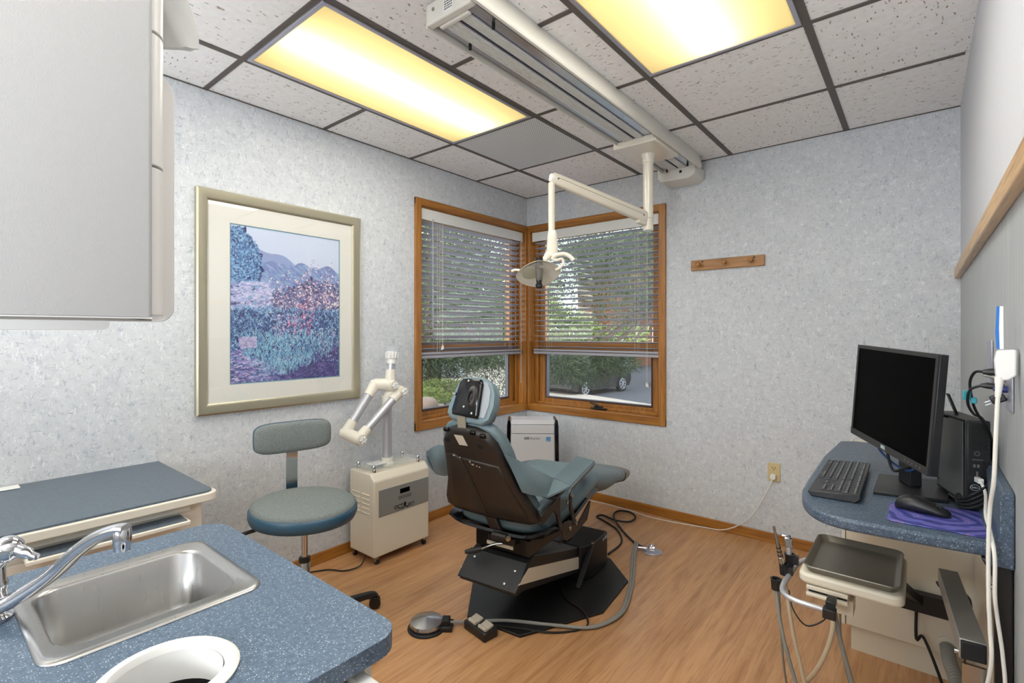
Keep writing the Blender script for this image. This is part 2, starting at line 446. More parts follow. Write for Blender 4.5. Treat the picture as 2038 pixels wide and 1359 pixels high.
OFF = {}
def finish(mb, name, m, parent=None, bevel=0, seg=2, smooth=True, ang=38, sub=0, kind=None, orig=None, cols=None):
    vs = [Vector(v) for v in mb.v]
    if parent is not None: off = OFF[parent.name]
    elif orig is not None: off = Vector(orig)
    else:
        lo = [min(v[i] for v in vs) for i in range(3)]; hi = [max(v[i] for v in vs) for i in range(3)]
        off = Vector(((lo[0] + hi[0]) / 2, (lo[1] + hi[1]) / 2, lo[2]))
    me = bpy.data.meshes.new(name); me.from_pydata([v - off for v in vs], [], mb.f); me.validate()
    bm = bmesh.new(); bm.from_mesh(me); bmesh.ops.recalc_face_normals(bm, faces=bm.faces); bm.to_mesh(me); bm.free()
    me.materials.append(M[m] if isinstance(m, str) else m)
    if smooth:
        me.polygons.foreach_set('use_smooth', [True] * len(me.polygons))
        if not sub: me.set_sharp_from_angle(angle=math.radians(ang))
    o = bpy.data.objects.new(name, me); COL.objects.link(o)
    if parent is not None: o.parent = parent
    else: o.location = off
    OFF[o.name] = off
    if bevel:
        b = o.modifiers.new('bevel', 'BEVEL'); b.width = bevel; b.segments = seg; b.limit_method = 'ANGLE'; b.angle_limit = math.radians(35)
    if sub:
        b = o.modifiers.new('sub', 'SUBSURF'); b.levels = sub; b.render_levels = sub
    if kind: o['kind'] = kind
    return o
def tag(o, label, cat, group=None):
    o['label'] = label; o['category'] = cat
    if group: o['group'] = group
    return o
def thing(name, label, cat, loc, group=None, kind=None):
    o = bpy.data.objects.new(name, None); COL.objects.link(o); o.location = loc; OFF[o.name] = Vector(loc)
    o.empty_display_size = .05
    if label: tag(o, label, cat, group)
    if kind: o['kind'] = kind
    return o
def struct(mb, name, m, **k): return finish(mb, name, m, kind='structure', **k)

def text(s, size, origin, xdir, ydir, depth=.0006, m='logo', parent=None, name='lettering', bold=0, spacing=1.0, align='CENTER'):
    cu = bpy.data.curves.new('t', 'FONT'); cu.body = s; cu.size = size; cu.extrude = depth; cu.align_x = align; cu.align_y = 'CENTER'
    cu.offset = bold; cu.space_character = spacing; cu.resolution_u = 3
    to = bpy.data.objects.new('t', cu); COL.objects.link(to)
    dg = bpy.context.evaluated_depsgraph_get(); me = to.evaluated_get(dg).to_mesh()
    x = Vector(xdir).normalized(); y = Vector(ydir).normalized(); z = x.cross(y)
    mb = MB(); o0 = Vector(origin)
    mb.add([o0 + x * v.co.x + y * v.co.y + z * v.co.z for v in me.vertices], [tuple(p.vertices) for p in me.polygons])
    bpy.data.objects.remove(to)
    if isinstance(parent, MB): parent.add(mb.v, mb.f); return None
    return finish(mb, name, m, parent, smooth=False)

def ring(c, ex, ey, w, h, p=4, n=28):
    c = Vector(c); ex = Vector(ex); ey = Vector(ey); out = []
    for k in range(n):
        t = 2 * PI * k / n; a, b = math.cos(t), math.sin(t)
        out.append(c + ex * (math.copysign(abs(a) ** (2 / p), a) * w) + ey * (math.copysign(abs(b) ** (2 / p), b) * h))
    return out
def rrect(x0, x1, y0, y1, r, n=5):
    rs = r if isinstance(r, (list, tuple)) else (r,) * 4      # order: x1y0, x1y1, x0y1, x0y0
    P = []
    for (cx, cy, a0, rr) in ((x1 - rs[0], y0 + rs[0], -PI / 2, rs[0]), (x1 - rs[1], y1 - rs[1], 0, rs[1]), (x0 + rs[2], y1 - rs[2], PI / 2, rs[2]), (x0 + rs[3], y0 + rs[3], PI, rs[3])):
        for i in range(n + 1):
            a = a0 + PI / 2 * i / n; P.append((cx + rr * math.cos(a), cy + rr * math.sin(a)))
    return P
def spline(pts, n=8):
    P = [Vector(p) for p in pts]; out = []
    for i in range(len(P) - 1):
        p0 = P[i - 1] if i else P[0]; p1 = P[i]; p2 = P[i + 1]; p3 = P[i + 2] if i + 2 < len(P) else P[-1]
        for k in range(n):
            t = k / n
            out.append(.5 * ((2 * p1) + (-p0 + p2) * t + (2 * p0 - 5 * p1 + 4 * p2 - p3) * t * t + (-p0 + 3 * p1 - 3 * p2 + p3) * t ** 3))
    out.append(P[-1]); return out

# ================================================================== THE ROOM
struct(MB().box(-.16, W + .12, FY - .12, .16, -.06, 0), 'floor', 'floor')
FIX = [(.412, 1.034, -2.49, -1.268), (1.664, 2.286, -2.49, -1.268), (.412, 1.034, -4.35, -3.11), (1.664, 2.286, -4.35, -3.11)]
cg = MB(); gx = [-.16, .412, 1.034, 1.664, 2.286, W + .12]; gy = [FY - .12, -4.35, -3.11, -2.49, -1.268, .16]
for i_ in range(5):
    for j_ in range(5):
        if any(abs(gx[i_] - l[0]) < .01 and abs(gy[j_] - l[2]) < .01 for l in FIX): continue
        cg.box(gx[i_], gx[i_ + 1], gy[j_], gy[j_ + 1], H, H + .02)
struct(cg, 'ceiling', 'ceil', orig=(0, 0, 0), smooth=False)
o0, o1, zb, zt = .03, 1.195, .672, 2.155          # window openings
struct(MB().box(-.16, 0, FY - .12, -o1, 0, H).box(-.16, 0, -o1, .16, 0, zb).box(-.16, 0, -o1, .16, zt, H).box(-.16, 0, -o0, .16, zb, zt), 'wall_left', 'wall', smooth=False, orig=(0, 0, 0))
struct(MB().box(o1, W + .12, 0, .16, 0, H).box(0, o1, 0, .16, 0, zb).box(0, o1, 0, .16, zt, H).box(0, o0, 0, .16, zb, zt), 'wall_back', 'wall', smooth=False, orig=(0, 0, 0))
struct(MB().box(W, W + .12, FY - .12, 0, 0, 1.565), 'wall_right', 'panel', orig=(0, 0, 0))
struct(MB().box(W, W + .12, FY - .12, 0, 1.565, H), 'wall_right_upper', 'wallup', orig=(0, 0, 0))
struct(MB().box(0, W, FY - .12, FY, 0, H), 'wall_front', 'wall', orig=(0, 0, 0))
struct(MB().box(W - .024, W, FY, 0, 1.565, 1.615), 'trim_1', 'lightoak', bevel=.004)
# oak baseboards
struct(MB().box(0, .013, FY, 0, 0, .062), 'baseboard_left', 'oaky', bevel=.003)
struct(MB().box(.013, 2.3, -.013, 0, 0, .062), 'baseboard_back', 'oakx', bevel=.003)

# ceiling grid: one mesh of T-bars
xs = [.412, 1.034, 1.664, 2.286]; ys = [-.012, -.632, -1.268, -1.886, -2.49, -3.11, -3.73, -4.35]
L = [(.412, 1.034, -2.49, -1.268), (1.664, 2.286, -2.49, -1.268), (.412, 1.034, -4.35, -3.11), (1.664, 2.286, -4.35, -3.11)]
g = MB()
for x in xs: g.box(x - .014, x + .014, FY, 0, H - .004, H + .002)
cells = [0] + xs + [W]
for y in ys[1:]:
    for a, b in zip(cells[:-1], cells[1:]):
        if any(l[0] - .01 < a and b < l[1] + .01 and l[2] + .01 < y < l[3] - .01 for l in L): continue
        g.box(a + .014 if a else 0, b - .014, y - .0105, y + .0105, H - .004, H + .002)
g.box(0, W, -.008, 0, H - .004, H).box(0, .008, FY, 0, H - .004, H)
struct(g, 'trim_2', 'grid', smooth=False)

# ------------------------------------------------------------------ ceiling lights
def ceiling_light(x0, x1, y0, y1, label):
    t = thing('ceiling_light', label, 'light', ((x0 + x1) / 2, (y0 + y1) / 2, H - .006), 'fluorescent ceiling lights')
    a, b, c, d = x0 + .014, x1 - .014, y0 + .012, y1 - .012
    f = MB(); wd = .017
    z0, z1 = H - .010, H - .0005
    f.box(a, b, c, c + wd, z0, z1).box(a, b, d - wd, d, z0, z1).box(a, a + wd, c + wd, d - wd, z0, z1).box(b - wd, b, c + wd, d - wd, z0, z1)
    finish(f, 'frame', 'fixture', t, bevel=.002)
    finish(MB().box(a + wd, b - wd, c + wd, d - wd, H - .006, H - .002), 'diffuser', 'diffuser', t, smooth=False)
    hz = H + .115; hs = MB(); e_ = .0
    hs.box(x0 + .004, x1 - .004, y0 + .004, y1 - .004, hz, hz + .01).box(x0 + .002, x0 + .008, y0, y1, H + .001, hz).box(x1 - .008, x1 - .002, y0, y1, H + .001, hz).box(x0, x1, y0 + .002, y0 + .008, H + .001, hz).box(x0, x1, y1 - .008, y1 - .002, H + .001, hz)
    finish(hs, 'housing', 'housing', t, smooth=False)
    for dx in (-.045, .045):
        finish(MB().cyl(((x0 + x1) / 2 + dx, y0 + .03, H + .05), ((x0 + x1) / 2 + dx, y1 - .03, H + .05), .014, 12), 'fluorescent_tube', 'tube', t)
    ld = bpy.data.lights.new('lamp', 'AREA'); ld.shape = 'RECTANGLE'; ld.size = x1 - x0 - .08; ld.size_y = y1 - y0 - .08
    ld.energy = LAMP_W; ld.color = LAMP_C
    lo = bpy.data.objects.new('lamp_glow', ld); COL.objects.link(lo); lo.parent = t; lo.location = (0, 0, -.008)
    lo.visible_camera = False
    return t
# the fixtures' recesses are cut from the ceiling: the tubes sit above the prismatic panel
lab = ['long lit fluorescent ceiling panel nearest the picture wall, left of the ceiling track', 'lit fluorescent ceiling panel right of the ceiling track, cut by the top of the frame',
       'added ceiling panel light, unseen behind the camera on the sink side', 'added ceiling panel light, unseen behind the camera beside the right wall']  # rear pair is added out of view to brighten the room
LT = [ceiling_light(*l, lab[i]) for i, l in enumerate(L)]

# perforated vent panel
t = thing('ceiling_vent', 'square perforated grey metal ceiling vent panel between the lit panel and the window corner', 'vent', (.723, -.95, H - .004))
finish(MB().box(.426, 1.02, -1.257, -.643, H - .003, H - .0002), 'perforated_panel', 'perf', t, smooth=False)

# ================================================================== WINDOWS
def wtr(side):
    # local window frame: s runs along the wall away from the corner, d out through the wall, z up
    if side == 'R': return Matrix(((1, 0, 0, 0), (0, 1, 0, 0), (0, 0, 1, 0), (0, 0, 0, 1)))
    return Matrix(((0, -1, 0, 0), (-1, 0, 0, 0), (0, 0, 1, 0), (0, 0, 0, 1)))
def window(side, name):
    T = wtr(side); ox = 'oakx' if side == 'R' else 'oaky'
    root = thing(name, None, None, T @ Vector((.6, 0, .633)), kind='structure')
    B = lambda: MB(T)
    finish(B().box(0.02 if side == 'R' else 0.0, 1.232, -.018, 0, 2.147, 2.197), 'head_casing', ox, root, bevel=.004)
    finish(B().box(0.02 if side == 'R' else 0.0, 1.232, -.018, 0, .633, .692), 'sill_casing', ox, root, bevel=.004)
    finish(B().box(1.180, 1.232, -.0185, 0, .6335, 2.1965), 'side_casing', 'oak', root, bevel=.004)
    finish(B().box(0.018 if side == 'R' else 0.0, .040, -.0178, 0, .69, 2.148), 'corner_casing', 'oak', root, bevel=.003)
    # jamb lining
    j = B(); j.box(.03, .042, 0, .155, .672, 2.155).box(1.183, 1.195, 0, .155, .672, 2.155).box(.042, 1.183, 0, .155, .672, .69).box(.042, 1.183, 0, .155, 2.14, 2.155)
    finish(j, 'jamb', 'oak', root, bevel=.002)
    st = B(); st.box(.042, .075, .06, .075, .69, 2.14).box(1.15, 1.183, .06, .075, .69, 2.14).box(.075, 1.15, .06, .075, .69, .712)
    finish(st, 'stop', 'oak', root, bevel=.003)
    # two sashes: awning below, fixed above
    sf = B(); a, b = .045, 1.18
    sf.box(a, a + .085, .085, .125, .692, 2.14).box(b - .085, b, .085, .125, .692, 2.14)
    sf.box(a + .085, b - .085, .085, .125, .692, .738).box(a + .085, b - .085, .085, .125, 2.08, 2.14)
    finish(sf, 'sash', 'oak', root, bevel=.004)
    finish(B().box(a + .085, b - .085, .075, .128, 1.125, 1.165).box(a + .085, b - .085, .085, .128, 1.172, 1.222), 'meeting_rail', ox, root, bevel=.004)
    gk = B(); gk.box(a + .085, a + .1, .09, .12, .738, 1.125).box(b - .1, b - .085, .09, .12, .738, 1.125).box(a + .1, b - .1, .09, .12, .738, .75).box(a + .1, b - .1, .09, .12, 1.113, 1.125)
    finish(gk, 'screen_frame', 'bronze', root)
    mb2 = B(); mb2.box(a + .1, a + .107, .085, .118, .75, 1.113).box(a + .1, b - .1, .088, .118, .75, .755)
    finish(mb2, 'metal_channel', 'brownmetal', root)
    finish(B().box(a + .1, b - .1, .0985, .0995, .75, 1.113), 'insect_screen', 'screen', root, smooth=False)
    finish(B().box(a + .1, b - .1, .108, .112, .75, 1.113), 'pane', 'glass', root, smooth=False)
    finish(B().box(a + .085, b - .085, .108, .112, 1.222, 2.08), 'pane', 'glass', root, smooth=False)
    if side == 'R':
        c = B(); c.box(.60, .735, .035, .062, .694, .706).box(.63, .70, .04, .06, .706, .722)
        c.tube(spline([(.665, .05, .722), (.64, .035, .735), (.60, .03, .742)], 5), .006, 8)
        finish(c, 'crank_handle', 'blackp', root, bevel=.002)
    return root
window('L', 'window_1'); window('R', 'window_2')
# corner post where the casings meet
struct(MB().box(0, .019, -.019, 0, .633, 2.197), 'trim_3', 'oak')

def blind(side, tilt, wand, pull, label):
    T = wtr(side); B = lambda: MB(T)
    root = thing('venetian_blind', label, 'blind', T @ Vector((.6, .04, 2.12)), 'slatted blinds in the corner windows')
    s0, s1 = .072, 1.168
    finish(B().box(.052, 1.176, .004, .016, 2.062, 2.138), 'valance', 'valance', root, bevel=.002)
    finish(B().box(.058, 1.17, .018, .065, 2.085, 2.128), 'head_rail', 'slat', root, bevel=.002)
    first = None; n = 21
    zs = [2.045 - i * (2.045 - 1.172) / (n - 1) for i in range(n)]
    th = math.radians(tilt); hw = .0245
    for i, z in enumerate(zs):
        if first is None:
            m = B(); prof = []
            for k in range(7):
                u = -1 + 2 * k / 6
                d = u * hw; h = .0035 * (1 - u * u)
                prof.append((d * math.cos(th) - h * math.sin(th), -d * math.sin(th) + h * math.cos(th)))
            rows = [[(s, .040 + p[0], z + p[1]) for p in prof] for s in (s0, s1)]
            m.sheet(rows, .0028)
            first = finish(m, 'slat', 'slat', root, smooth=True)
        else:
            c = first.copy(); COL.objects.link(c); c.parent = root; c.location = (0, 0, z - zs[0])
    finish(B().box(s0 - .012, s1 + .002, .014, .064, 1.112, 1.134).box(s0 - .012, s1 + .002, .012, .066, 1.138, 1.155), 'bottom_rail', 'slat', root, bevel=.004)
    for s in (.21, 1.0):
        lc = B()
        for ds, dd in ((-.012, .014), (.012, .014), (0, .067)): lc.tube([(s + ds, dd, 2.07), (s + ds, dd, 1.14)], .0011, 5)
        finish(lc, 'ladder_cord', 'cord', root)
    for s, zlo in pull:
        pc = B(); pc.tube([(s, -.004, 2.06), (s, -.004, zlo)], .0011, 5).tube([(s + .008, -.004, 2.06), (s + .008, -.004, zlo - .005)], .0011, 5)
        c = finish(pc, 'pull_cord', 'cord', root)
        finish(B().lathe([(.003, .028), (.0065, .008), (.007, 0)], (s, -.004, zlo - .024), n=10).lathe([(.003, .028), (.0065, .008), (.007, 0)], (s + .011, -.004, zlo - .030), n=10), 'tassel', 'white', c)
    for s, zlo in wand:
        wm = B().tube([(s, -.004, 2.075), (s, -.005, zlo)], .0042, 8)
        finish(wm, 'tilt_wand', 'clear' if side == 'L' else 'cord', root)
    return root
blind('L', 24, [(.088, .87), (1.07, 1.31)], [(.975, 1.2)], 'white slatted blind in the left corner window, nearer the picture, slats tilted more closed')
blind('R', 12, [], [(1.085, .93)], 'white slatted blind in the right corner window, partly behind the dental light')

# ================================================================== PICTURE ON THE LEFT WALL
def painting():
    rng = np.random.RandomState(7); Wn, Hn = 260, 345
    img = np.zeros((Hn, Wn, 3)); yy, xx = np.mgrid[0:Hn, 0:Wn]; U = xx / Wn; V = 1 - yy / Hn   # V=1 top
    def c(*a): return np.array([lin(q) for q in a])
    img[:] = c(206, 216, 238)
    img = img * (1 - .12 * (1 - V))[..., None]
    ridge = .86 + .05 * np.sin(U * 5 + .8) - .10 * U + .02 * np.sin(U * 17)
    img[V < ridge] = c(150, 164, 206)
    ridge2 = .80 - .10 * np.abs(U - .58) + .02 * np.sin(U * 23) + .015 * np.sin(U * 9)
    img[V < ridge2] = c(128, 142, 190)
    ridge3 = .80 - .42 * U + .02 * np.sin(U * 14)
    img[V < ridge3] = c(112, 150, 184)
    img[V < .60 - .03 * np.sin(U * 8)] = c(84, 92, 130)
    def stroke(x, y, L_, th, ang, col, a=1.0):
        n = max(2, int(L_ * 1.2)); ca, sa = math.cos(ang), math.sin(ang)
        for k in range(n):
            px = int(x + ca * L_ * k / n); py = int(y - sa * L_ * k / n); r = max(1, int(th * (1 - .5 * k / n)))
            if 0 <= px < Wn and 0 <= py < Hn:
                s = img[max(0, py - r // 2):py + (r + 1) // 2, max(0, px - r // 2):px + (r + 1) // 2]
                s[:] = s * (1 - a) + col * a
    def region(n, u0, u1, v0, v1, cols, L_, th, a0, a1, al=.85, test=None):
        for _ in range(n):
            u = rng.uniform(u0, u1); v = rng.uniform(v0, v1)
            if test and not test(u, v): continue
            stroke(u * Wn, (1 - v) * Hn, rng.uniform(*L_), rng.uniform(*th), rng.uniform(a0, a1), c(*cols[rng.randint(len(cols))]), al)
    LB = [(120, 150, 200), (140, 170, 214), (104, 136, 186), (162, 190, 222), (134, 176, 204)]
    region(900, 0, 1, .58, .86, [(126, 144, 196), (150, 166, 210), (108, 132, 182), (140, 176, 204), (164, 180, 214)], (8, 22), (2, 5), -1.0, -.2, .35, lambda u, v: v < .80 - .1 * abs(u - .58))
    tr_ = lambda u, v: u < .08 + .17 * math.sin(min(1, max(0, (1 - v) / .38)) * 2.5) + rng.uniform(-.02, .02)
    region(700, 0, .28, .60, .99, [(44, 56, 100), (60, 74, 124), (52, 66, 112)], (4, 10), (4, 8), 0, 6.28, .8, tr_)
    region(1500, 0, .28, .62, .99, [(92, 132, 182), (128, 168, 206), (150, 190, 220), (112, 150, 196), (74, 104, 156)], (2, 6), (2, 4), 0, 6.28, .9, tr_)
    bush = lambda u, v: v < .60 + .12 * u - .25 * abs(u - .72) + rng.uniform(-.05, .03)
    region(1800, .24, 1, .38, .74, [(70, 64, 100), (92, 84, 124), (118, 108, 150), (60, 58, 96), (100, 112, 160)], (4, 11), (3, 7), 0, 6.28, .85, bush)
    region(2200, .24, 1, .40, .74, [(150, 134, 170), (128, 116, 156), (176, 160, 190), (96, 90, 132), (120, 150, 190)], (2, 6), (2, 4), 0, 6.28, .85, bush)
    region(620, .28, 1, .44, .84, [(240, 220, 222), (228, 202, 212), (246, 232, 226), (214, 186, 206)], (2, 4), (2, 4), 0, 6.28, .95, lambda u, v: v < .63 + .15 * u + rng.uniform(-.20, .03))
    for x0, y0_, x1, y1_ in ((.60, .66, .74, .84), (.62, .70, .80, .80), (.86, .62, .92, .83), (.40, .60, .50, .74), (.90, .66, .84, .80)):
        for q_ in range(26):
            f_ = q_ / 26; stroke((x0 + (x1 - x0) * f_ + rng.normal(0, .008)) * Wn, (1 - y0_ - (y1_ - y0_) * f_ + rng.normal(0, .008)) * Hn, 2, 2.5, 0, c(*[(240, 216, 220), (120, 112, 150)][rng.randint(2)]), .9)
    region(420, 0, .33, .46, .645, [(176, 180, 220), (196, 196, 228), (154, 152, 204), (212, 210, 234), (140, 170, 206)], (4, 12), (3, 6), -.5, .7, .8)
    region(1600, 0, 1, .10, .47, [(84, 104, 156), (66, 78, 130), (100, 120, 172), (56, 62, 110)], (5, 12), (3, 6), .5, 2.6, .8)
    region(220, .36, .60, .28, .44, [(196, 172, 214), (212, 192, 226), (170, 150, 200)], (4, 9), (3, 6), -.3, .3, .8)
    region(2500, 0, 1, .10, .48, [(112, 160, 204), (140, 184, 216), (160, 200, 226), (92, 134, 186), (124, 140, 190), (176, 206, 232), (130, 172, 196)], (4, 15), (1.2, 3), .5, 2.6, .85)
    region(1500, 0, 1, .14, .46, [(50, 54, 100), (66, 66, 116), (76, 90, 140)], (4, 9), (1.5, 3.4), .5, 2.6, .75)
    for cx, vb, vt, n in ((.50, .34, .44, 14), (.56, .30, .43, 20), (.61, .33, .52, 26), (.645, .36, .51, 24), (.675, .30, .54, 34), (.70, .27, .44, 26), (.73, .36, .50, 20), (.80, .20, .34, 16), (.845, .16, .30, 18), (.93, .16, .32, 16), (.97, .18, .26, 10)):
        for _ in range(n):
            v = rng.uniform(vb, vt); stroke((cx + rng.normal(0, .009)) * Wn, (1 - v) * Hn, 2, rng.uniform(1.5, 3.2), rng.uniform(0, 6), c(*[(206, 110, 150), (224, 130, 156), (190, 96, 146), (232, 158, 172)][rng.randint(4)]), .9)
    region(900, 0, .52, 0, .22, [(156, 144, 200), (182, 172, 216), (100, 94, 154), (130, 118, 174), (204, 196, 226), (116, 140, 190)], (4, 14), (2, 4), -.35, .2, .8, lambda u, v: v < .24 - .42 * u)
    region(1100, .4, 1, 0, .22, [(66, 66, 116), (92, 86, 146), (118, 108, 168), (78, 74, 122)], (4, 13), (2, 4), -.3, .8, .85, lambda u, v: v < .42 * (u - .33))
    region(1300, .10, .95, .03, .30, [(150, 204, 220), (116, 170, 204), (90, 120, 170), (170, 214, 230), (136, 190, 214)], (7, 20), (1, 2.2), .9, 2.3, .85, lambda u, v: v > .30 * (u - .45) + .02 and u + v * 1.2 > .30 and rng.rand() > abs(u - .5))
    region(200, .07, .2, .22, .29, [(186, 184, 216), (166, 154, 196)], (3, 6), (3, 5), 0, 1, .9)
    region(60, .3, 1, .12, .5, [(244, 214, 196), (248, 230, 220)], (1, 3), (2, 3), 0, 1, .9)
    return np.clip(img, 0, 1)

def framed_picture():
    y0, y1, z0, z1 = -2.533, -1.659, .902, 1.971
    t = thing('framed_picture', 'large framed landscape print of blue mountains and flowering bushes on the left wall', 'picture', (0.0, (y0 + y1) / 2, z0))
    fw = .052; f = MB()
    # mitred frame with sloped profile
    prof = [(0, .001), (0, .024), (.008, .028), (fw - .012, .022), (fw, .014), (fw, .001)]
    rings = []
    for (yy, zz, sy, sz) in ((y0, z0, 1, 1), (y1, z0, -1, 1), (y1, z1, -1, -1), (y0, z1, 1, -1)):
        rings.append([(d, yy + sy * w_, zz + sz * w_) for w_, d in prof])
    f.loft(rings, closed=True)
    finish(f, 'frame', 'champagne', t, ang=25)
    a, b, c, d = y0 + fw, y1 - fw, z0 + fw, z1 - fw
    iy0, iy1, iz0, iz1 = y0 + .150, y1 - .128, z0 + .135, z1 - .145
    m = MB()
    m.box(.006, .0105, a, b, c, iz0).box(.006, .0105, a, b, iz1, d).box(.006, .0105, a, iy0, iz0, iz1).box(.006, .0105, iy1, b, iz0, iz1)
    finish(m, 'mount', 'mat_', t, smooth=False)
    e = .005; m = MB()
    m.box(.006, .0085, iy0, iy1, iz0, iz0 + e).box(.006, .0085, iy0, iy1, iz1 - e, iz1).box(.006, .0085, iy0, iy0 + e, iz0 + e, iz1 - e).box(.006, .0085, iy1 - e, iy1, iz0 + e, iz1 - e)
    finish(m, 'inner_mount', 'matb', t, smooth=False)
    img = painting(); Hn, Wn, _ = img.shape
    ay, by, az, bz = iy0 + e, iy1 - e, iz0 + e, iz1 - e
    vs = []; fs = []
    for r in range(Hn + 1):
        for q in range(Wn + 1): vs.append((.0065, ay + (by - ay) * q / Wn, bz - (bz - az) * r / Hn))
    for r in range(Hn):
        for q in range(Wn):
            k = r * (Wn + 1) + q; fs.append((k, k + Wn + 1, k + Wn + 2, k + 1))
    me = bpy.data.meshes.new('print'); off = OFF[t.name]
    me.from_pydata([Vector(v) - off for v in vs], [], fs)
    ca = me.color_attributes.new('Col', 'FLOAT_COLOR', 'CORNER')
    flat = np.ones((Hn * Wn, 4, 4), dtype=np.float32); flat[:, :, :3] = img.reshape(-1, 1, 3)
    ca.data.foreach_set('color', flat.ravel())
    me.materials.append(M['paint'])
    o = bpy.data.objects.new('print', me); COL.objects.link(o); o.parent = t
    finish(MB().box(.0118, .0128, a, b, c, d), 'glazing', m_glass('picture_glass', (.99, .99, .99), .035), t, smooth=False)
framed_picture()

# ================================================================== PEG RACK
t = thing('peg_rack', 'short oak coat rack with three round pegs on the back wall', 'rack', (1.637, 0, 1.707))
rk = MB().box(1.410, 1.865, -.020, 0, 1.707, 1.776)
finish(rk, 'board', 'rack', t, bevel=.004)
for x in (1.468, 1.632, 1.79):
    finish(MB().lathe([(.006, 0), (.006, .022), (.013, .028), (.0165, .037), (.015, .047), (.008, .052), (.001, .053)], (x, -.018, 1.744), (0, -1, 0), 20), 'peg', 'rack', t)
for x in (1.487, 1.806): finish(MB().lathe([(.006, 0), (.006, .002), (.001, .003)], (x, -.020, 1.763), (0, -1, 0), 12), 'screw_plug', 'bark', t)

# wall outlet with white plug
t = thing('wall_outlet', 'ivory two-socket wall outlet low on the back wall above the baseboard', 'outlet', (1.914, 0, .378))
finish(MB().box(1.879, 1.949, -.006, 0, .378, .492), 'cover_plate', 'ivory', t, bevel=.003)
so_ = MB(); so_.prism(rrect(1.897, 1.931, .444, .474, .012), -.008, -.006, 'y').prism(rrect(1.897, 1.931, .396, .426, .012), -.008, -.006, 'y')
sk = finish(so_, 'socket', 'ivory', t)
finish(MB().box(1.905, 1.908, -.0086, -.008, .457, .467).box(1.920, 1.923, -.0086, -.008, .457, .467).lathe([(.003, 0), (.003, .0008)], (1.914, -.008, .450), (0, -1, 0), 10), 'slot', 'dark', sk)

# ================================================================== CEILING TRACK AND DENTAL LIGHT
TX0, TX1 = 1.29, 1.52; TN, TF = -2.245, -.10
t = thing('ceiling_track', 'long cream ceiling track with ribbed underside ending near the back wall', 'track', (1.41, -1.2, H))
finish(MB().box(TX0, TX1 - .02, TN, TN + .03, 2.35, 2.425).box(TX0 + .03, TX1 - .06, TN + .03, TN + .05, 2.346, 2.36), 'end_cap', 'track', t, bevel=.006)
lbl = MB().box(1.375, 1.42, TN - .0006, TN, 2.36, 2.42)
lo_ = finish(lbl, 'rating_label', 'white', t)
tx = MB()
rr_ = random.Random(2)
for k in range(6):
    zz = 2.41 - k * .008
    x_ = 1.379
    while x_ < 1.413:
        w_ = rr_.uniform(.003, .009); tx.box(x_, min(x_ + w_, 1.416), TN - .0009, TN - .0006, zz, zz + .0035); x_ += w_ + .002
finish(tx, 'label_print', 'logo', lo_)
finish(MB().lathe([(.006, 0), (.006, .003), (.002, .004)], (1.325, TN, 2.395), (0, -1, 0), 14), 'screw', 'screw', t)
# side rails
finish(MB().box(TX0 - .006, TX0, TN + .004, TF, 2.345, 2.42), 'side_rail', 'track', t, bevel=.001)
pr = [(TX1 - .004, 2.35), (TX1 - .008, 2.344), (TX1 + .004, 2.343), (TX1 + .010, 2.352), (TX1 + .006, 2.385), (TX1 - .004, 2.42), (TX1 - .012, H - .001), (TX1 - .020, H - .001), (TX1 - .012, 2.40)]
finish(MB().prism(pr, TN - .03, -.16, 'y'), 'side_rail', 'track', t, ang=60)
finish(MB().box(TX0 + .004, TX1 - .02, TN + .03, TF, 2.375, H - .001), 'channel', 'black', t)
finish(MB().box(TX0 + .012, TX0 + .045, TN + .03, TF, 2.362, 2.375).box(TX1 - .07, TX1 - .03, TN + .03, TF, 2.362, 2.375), 'runner', 'alum', t)
rb = MB(); rk0 = MB()
for a_, b_ in ((TX0 + .045, 1.389), (1.408, TX1 - .072)):
    n_ = 7
    for k in range(n_):
        p0 = a_ + (b_ - a_) * k / n_; p1 = a_ + (b_ - a_) * (k + .62) / n_
        rb.box(p0, p1, TN + .04, TF, 2.352, 2.358)
    rk0.box(a_, b_, TN + .03, TF, 2.3575, 2.376)
cvo = finish(rk0, 'cover', 'fixture', t, smooth=False)  # darker than the ribs: groove shade is put into the colour
finish(rb, 'rib_strips', 'ribs', cvo, smooth=False)
for (x, y) in ((TX0 + .03, -2.06), (TX1 - .05, -2.10), (TX0 + .035, -.22), (TX0 + .05, -.19), (TX1 - .045, -.26)):
    finish(MB().cyl((x, y, 2.34), (x, y, 2.366), .006, 12), 'rubber_stop', 'rubber', t)
# end housing near the wall
eh = MB().prism(rrect(TX0 - .035, TX1 - .015, -.235, -.02, (.004, .004, .004, .004)), 2.322, 2.37)
eb = MB(); prof = [(TX0 - .04, 2.37), (TX0 - .04, 2.315), (TX0 - .02, 2.290), (TX1 - .06, 2.285), (TX1 - .02, 2.31), (TX1 - .02, 2.37)]
eb.prism(prof, -.20, -.01, 'y')
ho = finish(eb, 'end_housing', 'track', t, bevel=.008, seg=3)
finish(MB().box(1.40, 1.416, -.2016, -.20, 2.326, 2.342), 'socket', 'black', ho)

